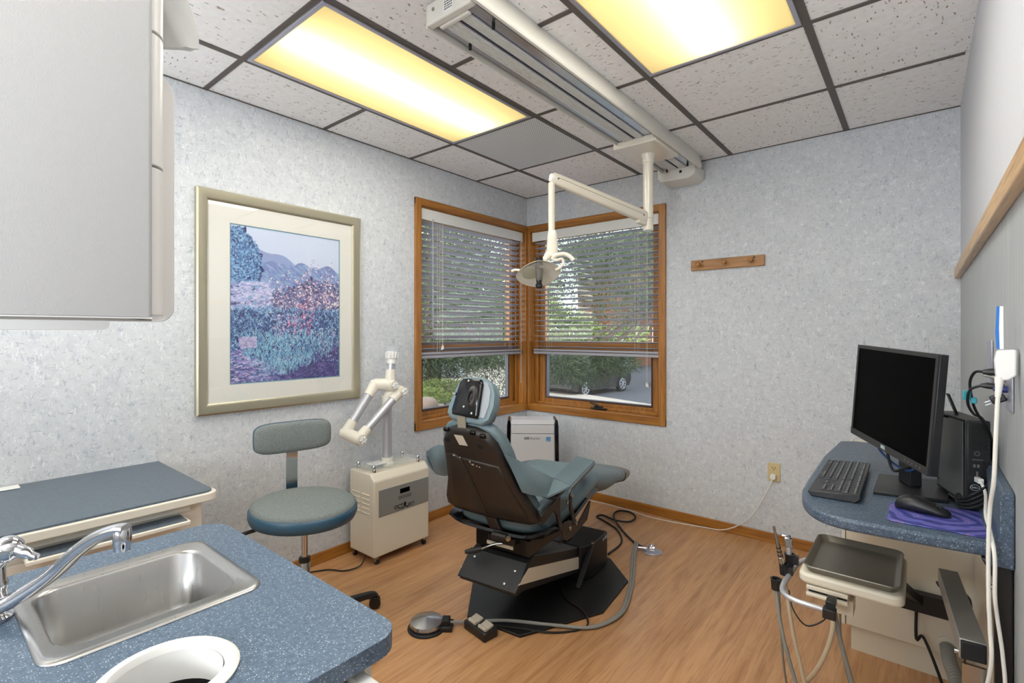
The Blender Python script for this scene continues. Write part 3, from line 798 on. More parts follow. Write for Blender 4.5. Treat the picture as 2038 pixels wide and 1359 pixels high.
t = thing('dental_light', 'cream overhead dental lamp on a jointed arm hanging from the ceiling track', 'lamp', (1.385, -.645, 2.32))
pl = MB(); pl.box(1.268, 1.51, -.83, -.50, 2.325, 2.350).box(1.262, 1.505, -.842, -.828, 2.322, 2.362)
finish(pl, 'trolley', 'creamtube', t, bevel=.006, seg=3)
po = MB().lathe([(.044, .0), (.042, -.012), (.034, -.028), (.0335, -.05), (.030, -.053), (.029, -.20)], (1.385, -.645, 2.326), n=28)
po.cyl((1.385, -.645, 2.13), (1.385, -.645, 1.955), .029, 28).cyl((1.385, -.645, 1.953), (1.385, -.645, 1.885), .0295, 28)
finish(po, 'post', 'creamtube', t)
A_ = Vector((1.378, -.668, 1.958)); B_ = Vector((1.183, -1.335, 2.066)); dr = (B_ - A_).normalized()
sd = dr.cross(Vector((0, 0, 1))).normalized(); up_ = sd.cross(dr)
arm = MB()
rg = []
for k, (tt, hw, hh) in enumerate(((-.03, .014, .022), (0, .019, .034), (.04, .020, .037), (.5, .019, .035), (.92, .019, .032), (.985, .018, .030), (1.01, .012, .018))):
    rg.append(ring(A_ + (B_ - A_) * tt, sd, up_, hw, hh, 3.2, 20))
arm.loft(rg)
ar = finish(arm, 'arm', 'creamtube', t)
se = MB(); 
for sgn in (1, -1): se.bar(A_ + dr * .03 + sd * .0195 * sgn + up_ * .006, B_ - dr * .03 + sd * .0185 * sgn + up_ * .006, .0012, .0016, up_)
finish(se, 'seam', 'bronze', ar)
finish(MB().obox(A_ - up_ * .035 + dr * .03, dr, sd, up_, .07, .03, .03), 'spring_block', 'creamtube', t, bevel=.005)
for tt in (.05, .96):
    finish(MB().lathe([(.005, 0), (.005, .003)], A_ + (B_ - A_) * tt + sd * .0185, sd, 10).lathe([(.005, 0), (.005, .003)], A_ + (B_ - A_) * tt - sd * .0185, -sd, 10), 'screw', 'screw', t)
# drop tube and yoke
tb = Vector((1.183, -1.335, 2.04))
finish(MB().cyl(tb, (tb.x, tb.y, 1.79), .0165, 20), 'drop_tube', 'creamtube', t)
yk = MB()
yk.loft([ring((1.186, -1.333, z), (.77, .63, 0), (-.63, .77, 0), w_, d_, 3, 18) for z, w_, d_ in ((1.80, .018, .018), (1.785, .024, .022), (1.72, .028, .024), (1.69, .028, .024), (1.672, .02, .02))])
R_ = Vector((.774, .633, 0)); Fd = Vector((-.633, .774, 0)); U_ = Vector((0, 0, 1))
def LP(r, d, z): return Vector((1.186, -1.333, 0)) + R_ * r + Fd * d + U_ * z
yk.tube(spline([LP(-.004, 0, 1.70), LP(-.03, -.005, 1.665), LP(-.05, -.01, 1.64), LP(-.056, -.01, 1.625)], 5), [.02] * 5 + [.016] * 5 + [.013] * 6, 12)
finish(yk, 'yoke', 'creamtube', t)
# handles: curved grips
hb = MB(); hb.tube(spline([LP(.0, -.02, 1.655), LP(.012, -.03, 1.672), LP(.05, -.04, 1.678), (LP(.08, -.045, 1.667)), LP(.100, -.05, 1.645)], 6), [.011] * 25, 12)
hb.tube(spline([LP(.0, -.02, 1.655), LP(.02, -.03, 1.65), LP(.045, -.03, 1.655), LP(.052, -.03, 1.635), LP(.035, -.035, 1.612), LP(.012, -.035, 1.60)], 5), .008, 10)
finish(hb, 'handle', 'creamtube', t)
finish(MB().tube(spline([LP(-.15, -.0, 1.60), LP(-.185, 0, 1.605), LP(-.205, 0, 1.597)], 5), .0065, 10), 'handle', 'creamtube', t)
# head: shallow bowl facing down and towards the chair head
hc = LP(-.072, -.005, 1.595)
nrm = Vector((0, 0, -1)) * .80 + Fd * -.55 + R_ * .12; nrm.normalize()
ex = (R_ - nrm * R_.dot(nrm)).normalized(); ey = nrm.cross(ex)
hd = MB(); rings_ = []
for h_, rw, rh in ((-.034, .035, .03), (-.030, .055, .045), (-.012, .085, .062), (.012, .112, .086), (.016, .114, .088), (.014, .108, .083), (-.006, .08, .056), (-.022, .05, .04), (-.026, .01, .01)):
    rings_.append(ring(hc + nrm * h_, ex, ey, rw, rh * 1.12, 1.65, 36))
hd.loft(rings_)
hdo = finish(hd, 'lamp_head', 'creamtube', t, ang=60)
sh = MB(); sh.loft([ring(hc + nrm * h_, ex, ey, rw, rh * 1.12, 1.65, 36) for h_, rw, rh in ((.017, .113, .079), (.035, .10, .07), (.052, .06, .045), (.056, .02, .02))])
finish(sh, 'clear_shield', m_film('lamp_shield', .12, (235, 232, 222), .08), hdo, ang=60)
rf = MB(); rf.loft([ring(hc + nrm * h_ + ex * -.035, ex, ey, rw, rh, 2.3, 24) for h_, rw, rh in ((.0, .045, .05), (-.016, .03, .03), (-.018, .002, .002))])
finish(rf, 'reflector', mat('gold_reflector', (220, 205, 150), .2, .8), hdo)
kn = MB(); c0 = hc + R_ * .004 - Fd * .03
kn.cyl(c0 + U_ * .028, c0 + U_ * .066, .019, 18)
kn.lathe([(.021, .0), (.019, -.02), (.014, -.06), (.0135, -.074), (.018, -.078), (.018, -.092), (.012, -.098), (.001, -.099)], c0 + U_ * .012, n=20)
finish(kn, 'bulb_holder', 'blackgloss', t)
finish(MB().lathe([(.0215, .0), (.020, -.02), (.0155, -.055)], c0 + U_ * .010 - U_ * .002, n=20), 'grip', mat('charcoal_grip', (88, 84, 76), .5), t)

# ================================================================== DENTAL CHAIR (own frame: b right, a forward, h up)
u_ = Vector((-.12, .993, 0)).normalized(); r_ = Vector((u_.y, -u_.x, 0))
CT = Matrix(((r_.x, u_.x, 0, 1.163), (r_.y, u_.y, 0, -1.757), (0, 0, 1, 0), (0, 0, 0, 1)))
C = lambda: MB(CT)
chair = thing('dental_chair', 'teal dental chair seen from behind with black shell back on a black floor plate', 'dental chair', CT @ Vector((0, .45, 0)))
finish(C().prism([(-.14, 0), (.14, 0), (.367, .36), (.367, .698), (.195, .893), (-.195, .893), (-.367, .698), (-.367, .36)], 0, .012), 'base_plate', 'black', chair, bevel=.002)
tw = C().prism([(-.2, .835), (-.2, .63), (-.16, .56), (.16, .56), (.2, .63), (.2, .835)], .012, .187)
tower = finish(tw, 'tower', 'black', chair, bevel=.006)
text('a·dec', .034, CT @ Vector((.2012, .80, .165)), CT.to_3x3() @ Vector((0, 1, 0)), (0, 0, 1), .0004, 'keyink', tower, 'brand_lettering')
for s in (1, -1):
    finish(C().bar((s * .195, .638, .19), (s * .182, .485, .012), .026, .016, (0, 1, 0)), 'strut', 'black', chair, bevel=.003)
    finish(C().lathe([(.011, 0), (.011, .008)], (s * .195, .636, .188), (0, 0, 1), 12), 'bolt', 'screw', chair)
# lift arm: slopes down from the near end to the tower
la = C().prism([(-.052, .207), (.048, .298), (.10, .318), (.63, .165), (.63, .03), (.0, .195), (-.04, .192)], -.150, .150, 'x')
la_o = finish(la, 'lift_arm', 'black', chair, bevel=.008)
for s in (1, -1):
    finish(C().prism([(-.03, .239), (.055, .277), (.62, .118), (.577, .070)], s * .151 - .0015, s * .151 + .0015, 'x'), 'side_panel', 'cream', la_o)
ds = Vector((0, .1, .091)).normalized(); dn = Vector((0, -.091, .1)).normalized()
finish(C().obox((0, -.004, .256), (1, 0, 0), ds, dn, .304, .134, .008), 'end_cover', 'blackp', chair, bevel=.003)
for b_, a_ in ((-.11, .032), (.11, .022), (.085, -.04)):
    p = Vector((b_, 0, .256)) + Vector((0, -.004, 0)) + ds * (a_ - .0) + dn * .0035
    finish(C().lathe([(.006, 0), (.006, .003), (.002, .004)], p, dn, 12), 'bolt', 'screw', chair)
# swivel box and mechanism under the seat
sb = C().box(-.135, .135, .06, .36, .318, .388)
sb.prism([(.06, .318), (.36, .318), (.42, .40), (.36, .40), (.06, .388)], -.13, .15, 'x')
finish(sb, 'swivel_box', 'black', chair, bevel=.003)
fr = C(); fr.box(-.07, .07, .055, .062, .335, .35)
finish(fr, 'slot_plate', 'cream', chair)
mech = C(); mech.box(-.04, .10, .02, .12, .37, .40).bar((-.016, .0, .50), (.028, .01, .405), .052, .018, (0, 1, 0)).cyl((.01, -.01, .415), (.085, -.01, .415), .018, 16).box(.09, .2, .1, .16, .395, .42)
finish(mech, 'hinge_bracket', 'blackshell', chair, bevel=.003)
finish(C().lathe([(.012, 0), (.012, .006), (.004, .008)], (.086, -.012, .415), (1, -.6, 0), 14), 'bolt', 'screw', chair)
lv = C(); lv.tube(spline([(.03, .03, .365), (.0, .01, .362), (-.045, -.02, .345), (-.10, -.04, .325)], 5), .006, 8)
lvo = finish(lv, 'lever', 'steelrim', chair)
finish(C().tube([(-.045, -.02, .343), (-.075, -.032, .333), (-.115, -.045, .322)], [.010, .013, .009], 10), 'lever_grip', 'blackp', lvo)
# seat pan: black tub with raised sides
rows = []
for a_, h0, hr, wd in ((-.01, .43, .03, .235), (.06, .398, .07, .262), (.18, .388, .062, .268), (.28, .408, .05, .266), (.40, .44, .045, .262), (.44, .468, .02, .258)):
    row = []
    for k in range(13):
        q_ = -1 + 2 * k / 12; b_ = q_ * wd
        row.append((b_, a_, h0 + hr * abs(q_) ** 5))
    rows.append(row)
finish(C().sheet(rows, .012), 'seat_pan', 'blackgloss', chair)
def cushion(secs, p=3.2, n=28):
    m = C(); rg = []
    for (a_, ht, hb, wd, tl) in secs:      # tl: slope of section plane
        c_ = (0, a_, (ht + hb) / 2); th_ = math.atan(tl)
        rg.append(ring(c_, (1, 0, 0), (0, -math.sin(th_), math.cos(th_)), wd, (ht - hb) / 2, p, n))
    return m.loft(rg)
seat = cushion([(.02, .50, .45, .17, 0), (.03, .515, .43, .19, 0), (.08, .515, .42, .222, 0), (.2, .51, .425, .245, 0), (.35, .53, .44, .248, .1), (.5, .565, .465, .245, .15), (.60, .585, .48, .24, 0), (.64, .582, .47, .236, -.4)])
finish(seat, 'seat_cushion', 'vinyl', chair, ang=60)
inner = cushion([(.05, .517, .49, .15, 0), (.1, .525, .49, .165, 0), (.2, .522, .49, .17, 0), (.35, .542, .50, .172, .1), (.5, .577, .53, .17, .15), (.60, .595, .54, .165, 0), (.63, .59, .55, .15, 0)])
finish(inner, 'seat_inset', 'vinyllt', chair, ang=60)
leg = cushion([(.615, .583, .46, .236, -.3), (.70, .568, .425, .235, -.4), (.80, .54, .405, .228, -.45), (.92, .508, .40, .215, -.35), (1.02, .482, .395, .20, -.3), (1.10, .462, .38, .185, -.3)])
finish(leg, 'leg_rest', 'vinyl', chair, ang=60)
# apron under the knee
finish(C().prism([(.25, .45), (.62, .50), (.66, .47), (.60, .455), (.44, .44), (.30, .42)], -.225, .225, 'x'), 'seat_side', 'vinyl', chair, bevel=.01)
toe = cushion([(1.08, .466, .375, .188, -.3), (1.18, .448, .355, .172, -.35), (1.30, .422, .34, .150, -.4), (1.42, .385, .325, .12, -.4), (1.48, .36, .33, .07, -.4)])
finish(toe, 'foot_cover', 'vinyl', chair, ang=60)
tc_ = cushion([(1.22, .438, .345, .171, -.35), (1.31, .422, .334, .154, -.4), (1.425, .388, .32, .124, -.4), (1.495, .362, .326, .074, -.4)])
finish(tc_, 'toe_shield', 'toecover', chair, ang=60)
# back: plane a = -.48 (h-.53), leaning towards the camera
SL = .48; bn = Vector((0, -1, -SL)).normalized()      # outward normal towards the camera (b,a,h)
def BP(b_, h_, off=0.0): return Vector((b_, -SL * (h_ - .53), h_)) + bn * off
half = [(.0, .916), (.05, .914), (.10, .895), (.134, .855), (.150, .79), (.168, .72), (.185, .66), (.210, .61), (.235, .56), (.240, .52), (.20, .50), (.10, .493), (.0, .49)]
outl = half + [(-b_, h_) for b_, h_ in half[-2:0:-1]]
sm = C()
n_ = len(outl)
def shellring(scale, off, dh=0): return [BP(b_ * scale, .70 + (h_ - .70) * scale + dh, off) for b_, h_ in outl]
sm.loft([shellring(1.0, .0), shellring(1.0, .018), shellring(.97, .027), shellring(.90, .032)])
shell = finish(sm, 'back_shell', 'blackshell', chair, ang=50)
# embossed lower panel with raised crease
em = [(-.132, .795), (-.085, .797), (-.06, .775), (-.02, .60), (-.01, .518), (-.19, .53), (-.198, .56), (-.158, .68)]
em2 = [(-.06, .785), (.128, .77), (.148, .70), (.164, .65), (.20, .56), (.20, .53), (.0, .512), (-.012, .60), (-.045, .76)]
for e_ in (em, em2):
    c_ = (sum(p[0] for p in e_) / len(e_), sum(p[1] for p in e_) / len(e_))
    m_ = C(); m_.loft([[BP(b_, h_, .028) for b_, h_ in e_], [BP(b_, h_, .033) for b_, h_ in e_], [BP(c_[0] + (b_ - c_[0]) * .93, c_[1] + (h_ - c_[1]) * .95, .037) for b_, h_ in e_]])
    finish(m_, 'raised_panel', 'blackshell', shell, ang=60)
for (b_, h_) in ((-.10, .86), (.065, .85), (-.16, .58), (.17, .575)):
    finish(C().lathe([(.013, .0), (.012, .004), (.006, .0045), (.006, .001)], BP(b_, h_, .031), bn, 16), 'screw_well', 'dark', shell)
for (b_, h_) in ((-.09, .905), (.045, .905), (.09, .895)):
    finish(C().obox(BP(b_, h_, .028), (1, 0, 0), bn, Vector((0, -SL, 1)), .026, .014, .016), 'clip', 'blackgloss', shell, bevel=.003)
finish(C().obox(BP(-.026, .866, .0325), (1, 0, .0), bn, Vector((-.25, -SL, 1)), .044, .001, .05), 'label', 'paper', shell)
chip = C(); rnd = random.Random(5)
for (b_, h_, w_, l_) in ((-.088, .792, .012, .006), (-.058, .788, .008, .008), (-.01, .775, .006, .012), (.0, .762, .016, .008), (.02, .758, .010, .006), (.032, .756, .008, .005)):
    pts_ = [BP(b_ + math.cos(q_) * w_ * rnd.uniform(.3, .7), h_ + math.sin(q_) * l_ * rnd.uniform(.3, .7), .0375) for q_ in [k * PI / 3 for k in range(6)]]
    chip.ext(pts_, bn * .0006)
finish(chip, 'paint_chip', 'paper', shell)
# upholstered back in front of the shell
bc = C()
def _o2(b_, h_):
    k_ = max(0, min(1, (h_ - .66) / .12))
    return (b_ * (.96 + .10 * k_) + math.copysign(.012 * k_, b_) * (b_ != 0), .70 + (h_ - .70) * (1.06 if h_ > .7 else .98))
o2 = [_o2(b_, h_) for b_, h_ in outl]
def cr(scale, off): return [BP(b_ * scale, .70 + (h_ - .70) * scale, off) for b_, h_ in o2]
bc.loft([cr(.93, .0), cr(.98, -.006), cr(.99, -.02), cr(.97, -.042), cr(.90, -.056), cr(.78, -.062)])
finish(bc, 'back_cushion', 'vinyl', chair, ang=60)
# headrest
HA = lambda b_, h_, off=0: Vector((b_, -.2 + (h_ - .955) * .36, h_)) + Vector((0, -1, .36)).normalized() * off
hp = [(-.055, .955), (.066, .948), (.074, .96), (.066, 1.08), (.052, 1.098), (-.035, 1.098), (-.050, 1.085), (-.062, .97)]
m_ = C(); m_.loft([[HA(b_, h_, 0) for b_, h_ in hp], [HA(b_, h_, .012) for b_, h_ in hp], [HA(.004 + (b_ - .004) * .93, 1.02 + (h_ - 1.02) * .94, .017) for b_, h_ in hp]])
hs = finish(m_, 'headrest_plate', 'blackgloss', chair, ang=50)
# recessed knob pocket
finish(C().lathe([(.030, .0), (.024, .010), (.016, .012), (.014, .004), (.001, .002)], HA(.030, 1.025, .014), Vector((0, -1, .36)), 24, .75, 1.5), 'knob_pocket', 'blackshell', hs, ang=60)
for (b_, h_) in ((-.003, 1.088), (.0, .987), (.045, .965)):
    finish(C().lathe([(.005, 0), (.005, .004), (.002, .005)], HA(b_, h_, .016), Vector((0, -1, .36)), 12), 'screw', 'screw', hs)
finish(C().lathe([(.007, 0), (.007, .012)], HA(-.06, 1.035, .006), (-1, 0, 0), 12), 'side_knob', 'chrome', hs)
hcu = C(); hcs = [(-.100, .962), (-.08, .942), (.0, .932), (.08, .928), (.116, .950), (.128, 1.0), (.122, 1.05), (.098, 1.09), (.045, 1.112), (-.03, 1.112), (-.07, 1.095), (-.088, 1.04), (-.10, .99)]
def hr_(s, off): return [HA(.012 + (b_ - .012) * s, 1.012 + (h_ - 1.012) * s, off) for b_, h_ in hcs]
hcu.loft([hr_(.86, -.004), hr_(.97, -.008), hr_(1.0, -.026), hr_(.98, -.05), hr_(.88, -.062)])
finish(hcu, 'headrest_cushion', 'vinyllt', chair, ang=60)
cl_ = C(); cp = [(.066, .955), (.098, .955), (.108, 1.0), (.104, 1.055), (.085, 1.085), (.062, 1.092)]
cl_.ext([HA(b_, h_, -.001) for b_, h_ in cp], Vector((0, -.004, .0014)))
finish(cl_, 'clear_cover', 'clear', chair)
finish(C().bar(BP(-.013, .895, .024), HA(-.013, .972, .014), .042, .006, (0, 1, 0)), 'headrest_bracket', 'bracket', chair, bevel=.001)
# arm rests: slung vinyl with flat pads
def P3(b_, a_, h_): return Vector((b_, a_, h_))
def bil(A0, A1, B0, B1, n=7, m=9, sag=None):
    g_ = []
    for i in range(n):
        s_ = i / (n - 1); row = []
        for j in range(m):
            t_ = j / (m - 1); p = (A0 * (1 - t_) + A1 * t_) * (1 - s_) + (B0 * (1 - t_) + B1 * t_) * s_
            if sag: p = p + sag * (math.sin(PI * s_) * math.sin(PI * t_))
            row.append(p)
        g_.append(row)
    return g_
ptop0 = P3(.160, -.150, .812); ptop1 = P3(.225, .14, .652); ptip = P3(.335, .09, .650)
pbot0 = P3(.202, -.085, .650); pbot1 = P3(.262, .01, .612)
sl = C(); sl.sheet(bil(ptop0, ptop1, pbot0, pbot1, sag=P3(.022, -.012, .0)), .008); sl.sheet(bil(ptop1, ptip, pbot1, pbot1 + P3(.004, .004, .002), n=4, m=5), .008)
ro = finish(sl, 'armrest', 'vinyl', chair)
pad = C(); q0, q1, q2, q3 = ptop1, ptip, P3(.272, .485, .658), P3(.155, .535, .655)
pad.sheet(bil(q0, q1, q3, q2, n=9, m=7, sag=P3(0, 0, -.012)), .012)
pad.sheet([[q1 + (q2 - q1) * k / 6 + P3(0, 0, -.0) for k in range(7)], [q1 + (q2 - q1) * k / 6 + P3(-.012, 0, -.028) for k in range(7)]], .01)
finish(pad, 'arm_pad', 'vinyl', ro)
un = C().bar(P3(.26, .05, .60), P3(.215, .50, .642), .05, .018)
finish(un, 'arm_support', 'black', ro, bevel=.004)
# left arm, swung outward
g_ = []
for k in range(9):
    s_ = k / 8
    top = P3(-.16, -.09, .785) * (1 - s_) + P3(-.305, -.085, .752) * s_ + P3(0, 0, .02 * math.sin(PI * s_))
    bot = P3(-.21, .0, .655) * (1 - s_) + P3(-.292, -.035, .640) * s_ + P3(0, 0, -.012 * math.sin(PI * s_))
    g_.append([top * (1 - j / 6) + bot * (j / 6) + P3(-.012, -.035, 0) * math.sin(PI * j / 6) * math.sin(PI * min(1, s_ + .15)) for j in range(7)])
am = C().sheet(g_, .012)
am.sheet([[P3(-.305, -.085, .752) * (1 - j / 6) + P3(-.292, -.035, .640) * (j / 6) + P3(-.012, -.012, 0) * math.sin(PI * j / 6) for j in range(7)],
          [P3(-.30, .05, .72) * (1 - j / 6) + P3(-.29, .06, .64) * (j / 6) for j in range(7)],
          [P3(-.26, .40, .68) * (1 - j / 6) + P3(-.27, .38, .64) * (j / 6) for j in range(7)]], .012)
finish(am, 'armrest', 'vinyl', chair)
# side linkages
for s in (1,):
    lk = C(); x0, x1 = s * .262, s * .272
    lo2, hi2 = min(x0, x1), max(x0, x1)
    lk.prism([(-.05, .558), (.09, .592), (.12, .588), (.115, .56), (.12, .50), (.15, .44), (.12, .437), (.085, .52), (.06, .545), (-.04, .515)], lo2, hi2, 'x')
    lk.prism([(.205, .572), (.228, .572), (.225, .53), (.272, .43), (.245, .425), (.205, .51)], lo2 + .004 * s, hi2 + .004 * s, 'x')
    lk.prism([(.10, .395), (.20, .372), (.26, .395), (.44, .482), (.43, .45), (.40, .40), (.24, .375), (.12, .382)], lo2, hi2, 'x')
    lk.prism([(.13, .46), (.17, .465), (.27, .445), (.29, .42), (.26, .38), (.18, .372), (.14, .40)], lo2, hi2, 'x')
    lko = finish(lk, 'side_linkage', 'black', chair, bevel=.003)
    for a_, h_ in ((.215, .565), (.20, .578), (.258, .432), (.195, .43), (.165, .552)):
        finish(C().lathe([(.009, 0), (.009, .005), (.003, .006)], (s * .278, a_, h_), (s, 0, 0), 14), 'bolt', 'screw', lko)
# side bolster of seat between shell and seat
for s in (1, -1): finish(C().prism([(-.0, .565), (.10, .575), (.24, .55), (.34, .52), (.30, .47), (.08, .45), (.02, .50)], min(s * .19, s * .235), max(s * .19, s * .235), 'x'), 'side_bolster', 'vinyl', chair, bevel=.012, seg=3)

# ================================================================== FLOOR THINGS AROUND THE CHAIR
# air foot control
t = thing('foot_control', 'round chrome foot pedal disc on a black rubber base on the floor', 'pedal', (.94, -1.935, 0))
fb = MB().lathe([(.083, 0), (.083, .008), (.075, .012)], (.94, -1.94, 0), n=40)
fd = Vector((.78, .62, 0)); 
fb.obox((.94 + .085 * .78, -1.94 + .085 * .62, .011), fd, (-.62, .78, 0), (0, 0, 1), .06, .07, .022)
fb.obox((.94 + .085 * .78, -1.94 + .085 * .62, .03), fd, (-.62, .78, 0), (0, 0, 1), .035, .045, .03)
finish(fb, 'base', 'rubber', t, bevel=.004)
finish(MB().lathe([(.072, .016), (.074, .024), (.071, .034), (.04, .043), (.002, .050)], (.94, -1.94, 0), n=48), 'disc', m_brushed('spun_steel', (200, 200, 200), .22, 0), t, ang=20)
hose = spline([(1.02, -1.868, .022), (1.08, -1.80, .016), (1.2, -1.70, .02), (1.368, -1.593, .014), (1.509, -1.491, .011), (1.552, -1.317, .011), (1.50, -1.12, .011), (1.42, -.92, .012), (1.34, -.74, .02), (1.305, -.63, .045)], 7)
tu = MB(); 
for dx in (-.0065, .0065): tu.tube([(p.x + dx * .8, p.y + dx * .6, p.z) for p in hose], .0068, 9)
finish(tu, 'tubing', 'graypipe', t)
# chair foot switch
t = thing('foot_switch', 'black foot switch box with two pale rocker pedals beside the chrome disc', 'pedal', (1.14, -1.82, 0))
ax_ = Vector((.135, -.02, 0)).normalized(); ay_ = Vector((.02, .135, 0)).normalized()
finish(MB().obox((1.145, -1.815, .019), ax_, ay_, (0, 0, 1), .145, .075, .038), 'case', 'blackp', t, bevel=.006)
for k in (-1, 1):
    c_ = Vector((1.145, -1.815, .041)) + ax_ * .034 * k
    rk_ = MB().obox(c_, ax_, ay_ + Vector((0, 0, .25)), (0, -.25, 1), .05, .05, .010)
    rk_.cyl(c_ - ax_ * .025 + Vector((0, -.018, .0)), c_ + ax_ * .025 + Vector((0, -.018, .0)), .009, 10)
    finish(rk_, 'rocker', 'paper', t, bevel=.002)
finish(MB().tube(spline([(1.15, -1.775, .015), (1.25, -1.72, .018), (1.40, -1.62, .006), (1.48, -1.50, .006), (1.42, -1.42, .016), (1.30, -1.38, .018), (1.22, -1.30, .018)], 7), .0045, 8), 'cable', 'black', t)
# floor outlet
t = thing('floor_outlet', 'round floor outlet fitting with a silver coupling to the right of the chair', 'outlet', (1.387, -.592, 0))
finish(MB().lathe([(.055, 0), (.055, .003), (.04, .005), (.04, .007)], (1.387, -.592, 0), n=32), 'floor_plate', 'fixture', t)
finish(MB().cyl((1.375, -.60, .022), (1.40, -.59, .022), .02, 18).sphere((1.383, -.597, .03), .018).cyl((1.30, -.635, .018), (1.36, -.61, .02), .008, 10), 'coupling', 'chrome', t)
bc_ = MB().tube(spline([(1.21, -.80, .008), (1.192, -.60, .006), (1.08, -.44, .006), (.93, -.35, .006), (.86, -.32, .006), (.88, -.27, .008), (1.0, -.31, .012), (1.09, -.28, .016), (1.08, -.17, .014), (1.0, -.10, .01), (.93, -.14, .012), (.97, -.28, .02), (1.10, -.42, .010), (1.25, -.55, .008), (1.34, -.6, .015)], 8), .006, 9)
tag(finish(bc_, 'power_cable', 'rubber'), 'black cable coiled in loops on the floor to the right of the chair', 'cable')

# ================================================================== AIR PURIFIER
nf = Vector((.633, -.774, 0)).normalized(); rt = Vector((.774, .633, 0)).normalized()
pc0 = Vector((.40, -.45, 0))
AT = Matrix(((rt.x, -nf.x, 0, pc0.x), (rt.y, -nf.y, 0, pc0.y), (0, 0, 1, 0), (0, 0, 0, 1)))
t = thing('air_purifier', 'silver-white upright air purifier standing in the corner behind the chair', 'air purifier', pc0)
h_ = .655
finish(MB(AT).prism([(-.19, .02), (.19, .02), (.185, .60), (.172, h_ - .01), (-.172, h_ - .01), (-.185, .60)], 0, .17, 'y'), 'body', 'purif', t, bevel=.02, seg=4)
finish(MB(AT).prism([(-.198, .0), (-.170, .0), (-.160, .615), (-.166, h_), (-.184, h_ - .012), (-.190, .6)], -.004, .165, 'y').prism([(.198, .0), (.170, .0), (.160, .615), (.166, h_), (.184, h_ - .012), (.190, .6)], -.004, .165, 'y'), 'side_trim', 'blackgloss', t, bevel=.004)
fp = MB(AT).box(-.158, .158, -.012, .002, .02, .545); fp.box(-.158, .158, -.012, .002, .549, .612)
fo = finish(fp, 'front_panel', 'purif', t, bevel=.004)
pwc = finish(MB().tube(spline([(1.914, -.035, .405), (1.90, -.045, .36), (1.865, -.04, .28), (1.78, -.04, .13), (1.64, -.035, .025), (1.49, -.035, .004), (1.17, -.085, .004), (.95, -.05, .004), (.62, -.06, .004), (.45, -.25, .004), (.42, -.33, .03)], 8), .0032, 8), 'power_cord', 'whitecord', t)
pwc['label'] = 'thin white power cord running along the baseboard to the outlet'
finish(MB().prism(rrect(1.899, 1.929, .397, .427, .008), -.04, -.0085, 'y'), 'plug', 'white', pwc, bevel=.003)
finish(MB(AT).prism([(-.012, .616), (.02, .648), (.15, .652), (.15, .61)], -.158, .158, 'x'), 'top_cap', 'purif', t, bevel=.004)
ori = AT @ Vector((-.008, -.0125, .515)); xd = AT.to_3x3() @ Vector((1, 0, 0))
text('AIR', .026, ori - xd * .037, xd, (0, 0, 1), .0004, 'logo', fo, 'brand_lettering', bold=.0006)
text('Doctor', .024, ori + xd * .024, xd, (0, 0, 1), .0004, 'logo', fo, 'brand_lettering', spacing=1.05)
sq = finish(MB(AT).box(.098, .130, -.0135, -.012, .494, .526), 'energy_sticker', 'bluesq', fo)
finish(MB(AT).tube(spline([(.103, -.0138, .515), (.111, -.0138, .519), (.121, -.0138, .516), (.125, -.0138, .510)], 4), .0008, 6).box(.101, .127, -.0140, -.0134, .505, .5065).box(.101, .127, -.0140, -.0134, .499, .5005), 'sticker_mark', 'white', sq)

# ================================================================== EXTRACTION UNIT (cream box on casters with jointed arm)
t = thing('suction_unit', 'cream extraction unit on casters with a folded jointed arm against the left wall', 'extraction unit', (.17, -1.55, 0))
X0, X1, Y0, Y1, Z0, Z1 = .050, .285, -1.748, -1.352, .045, .505
body = MB().prism([(X0, Z0), (X1, Z0), (X1, .468), (X1 - .035, Z1), (X0, Z1)], Y0, Y1, 'y')
bo = finish(body, 'cabinet', 'cream', t, bevel=.008, seg=3)
pn = finish(MB().box(X1 - .0005, X1 + .0025, Y0 + .03, Y1 - .006, .265, .413), 'control_panel', 'silverpanel', t)
yc = (Y0 + Y1) / 2 + .012
finish(MB().box(X1 + .0025, X1 + .004, yc - .035, yc + .035, .363, .390), 'display', 'screenblk', pn, bevel=.001)
for k in range(4): finish(MB().lathe([(.0095, 0), (.0095, .0012), (.0075, .0012), (.0075, 0)], (X1 + .0025, yc - .036 + k * .024, .341), (1, 0, 0), 18, cap=False), 'button', 'logo', pn)
text('OCT', .029, (X1 + .0028, yc - .045, .291), (0, 1, 0), (0, 0, 1), .0004, 'logo', pn, 'brand_lettering', bold=.0008)
text('zero', .027, (X1 + .0028, yc + .045, .291), (0, 1, 0), (0, 0, 1), .0004, 'logo', pn, 'brand_lettering')
oc = MB().sphere((X1 + .003, yc, .296), .010, 12, (.15, 1, 1.3))
for s in (-1, 1):
    oc.tube(spline([(X1 + .003, yc, .285), (X1 + .003, yc + s * .018, .277), (X1 + .003, yc + s * .04, .279), (X1 + .003, yc + s * .062, .272)], 5), [.003] * 6 + [.002] * 5 + [.001] * 5, 6)
    oc.tube(spline([(X1 + .003, yc, .287), (X1 + .003, yc + s * .012, .276), (X1 + .003, yc + s * .024, .270)], 5), .0014, 6)
finish(oc, 'octopus_mark', 'logo', pn)
lo_ = MB()
for row in range(5):
    for col in range(2):
        xa = X0 + .028 + col * .095
        lo_.obox((xa + .035, Y0 - .001, .385 - row * .026), (1, 0, 0), (0, 1, .5), (0, -.5, 1), .075, .009, .006)
finish(lo_, 'louvre', 'cream', t, bevel=.001)
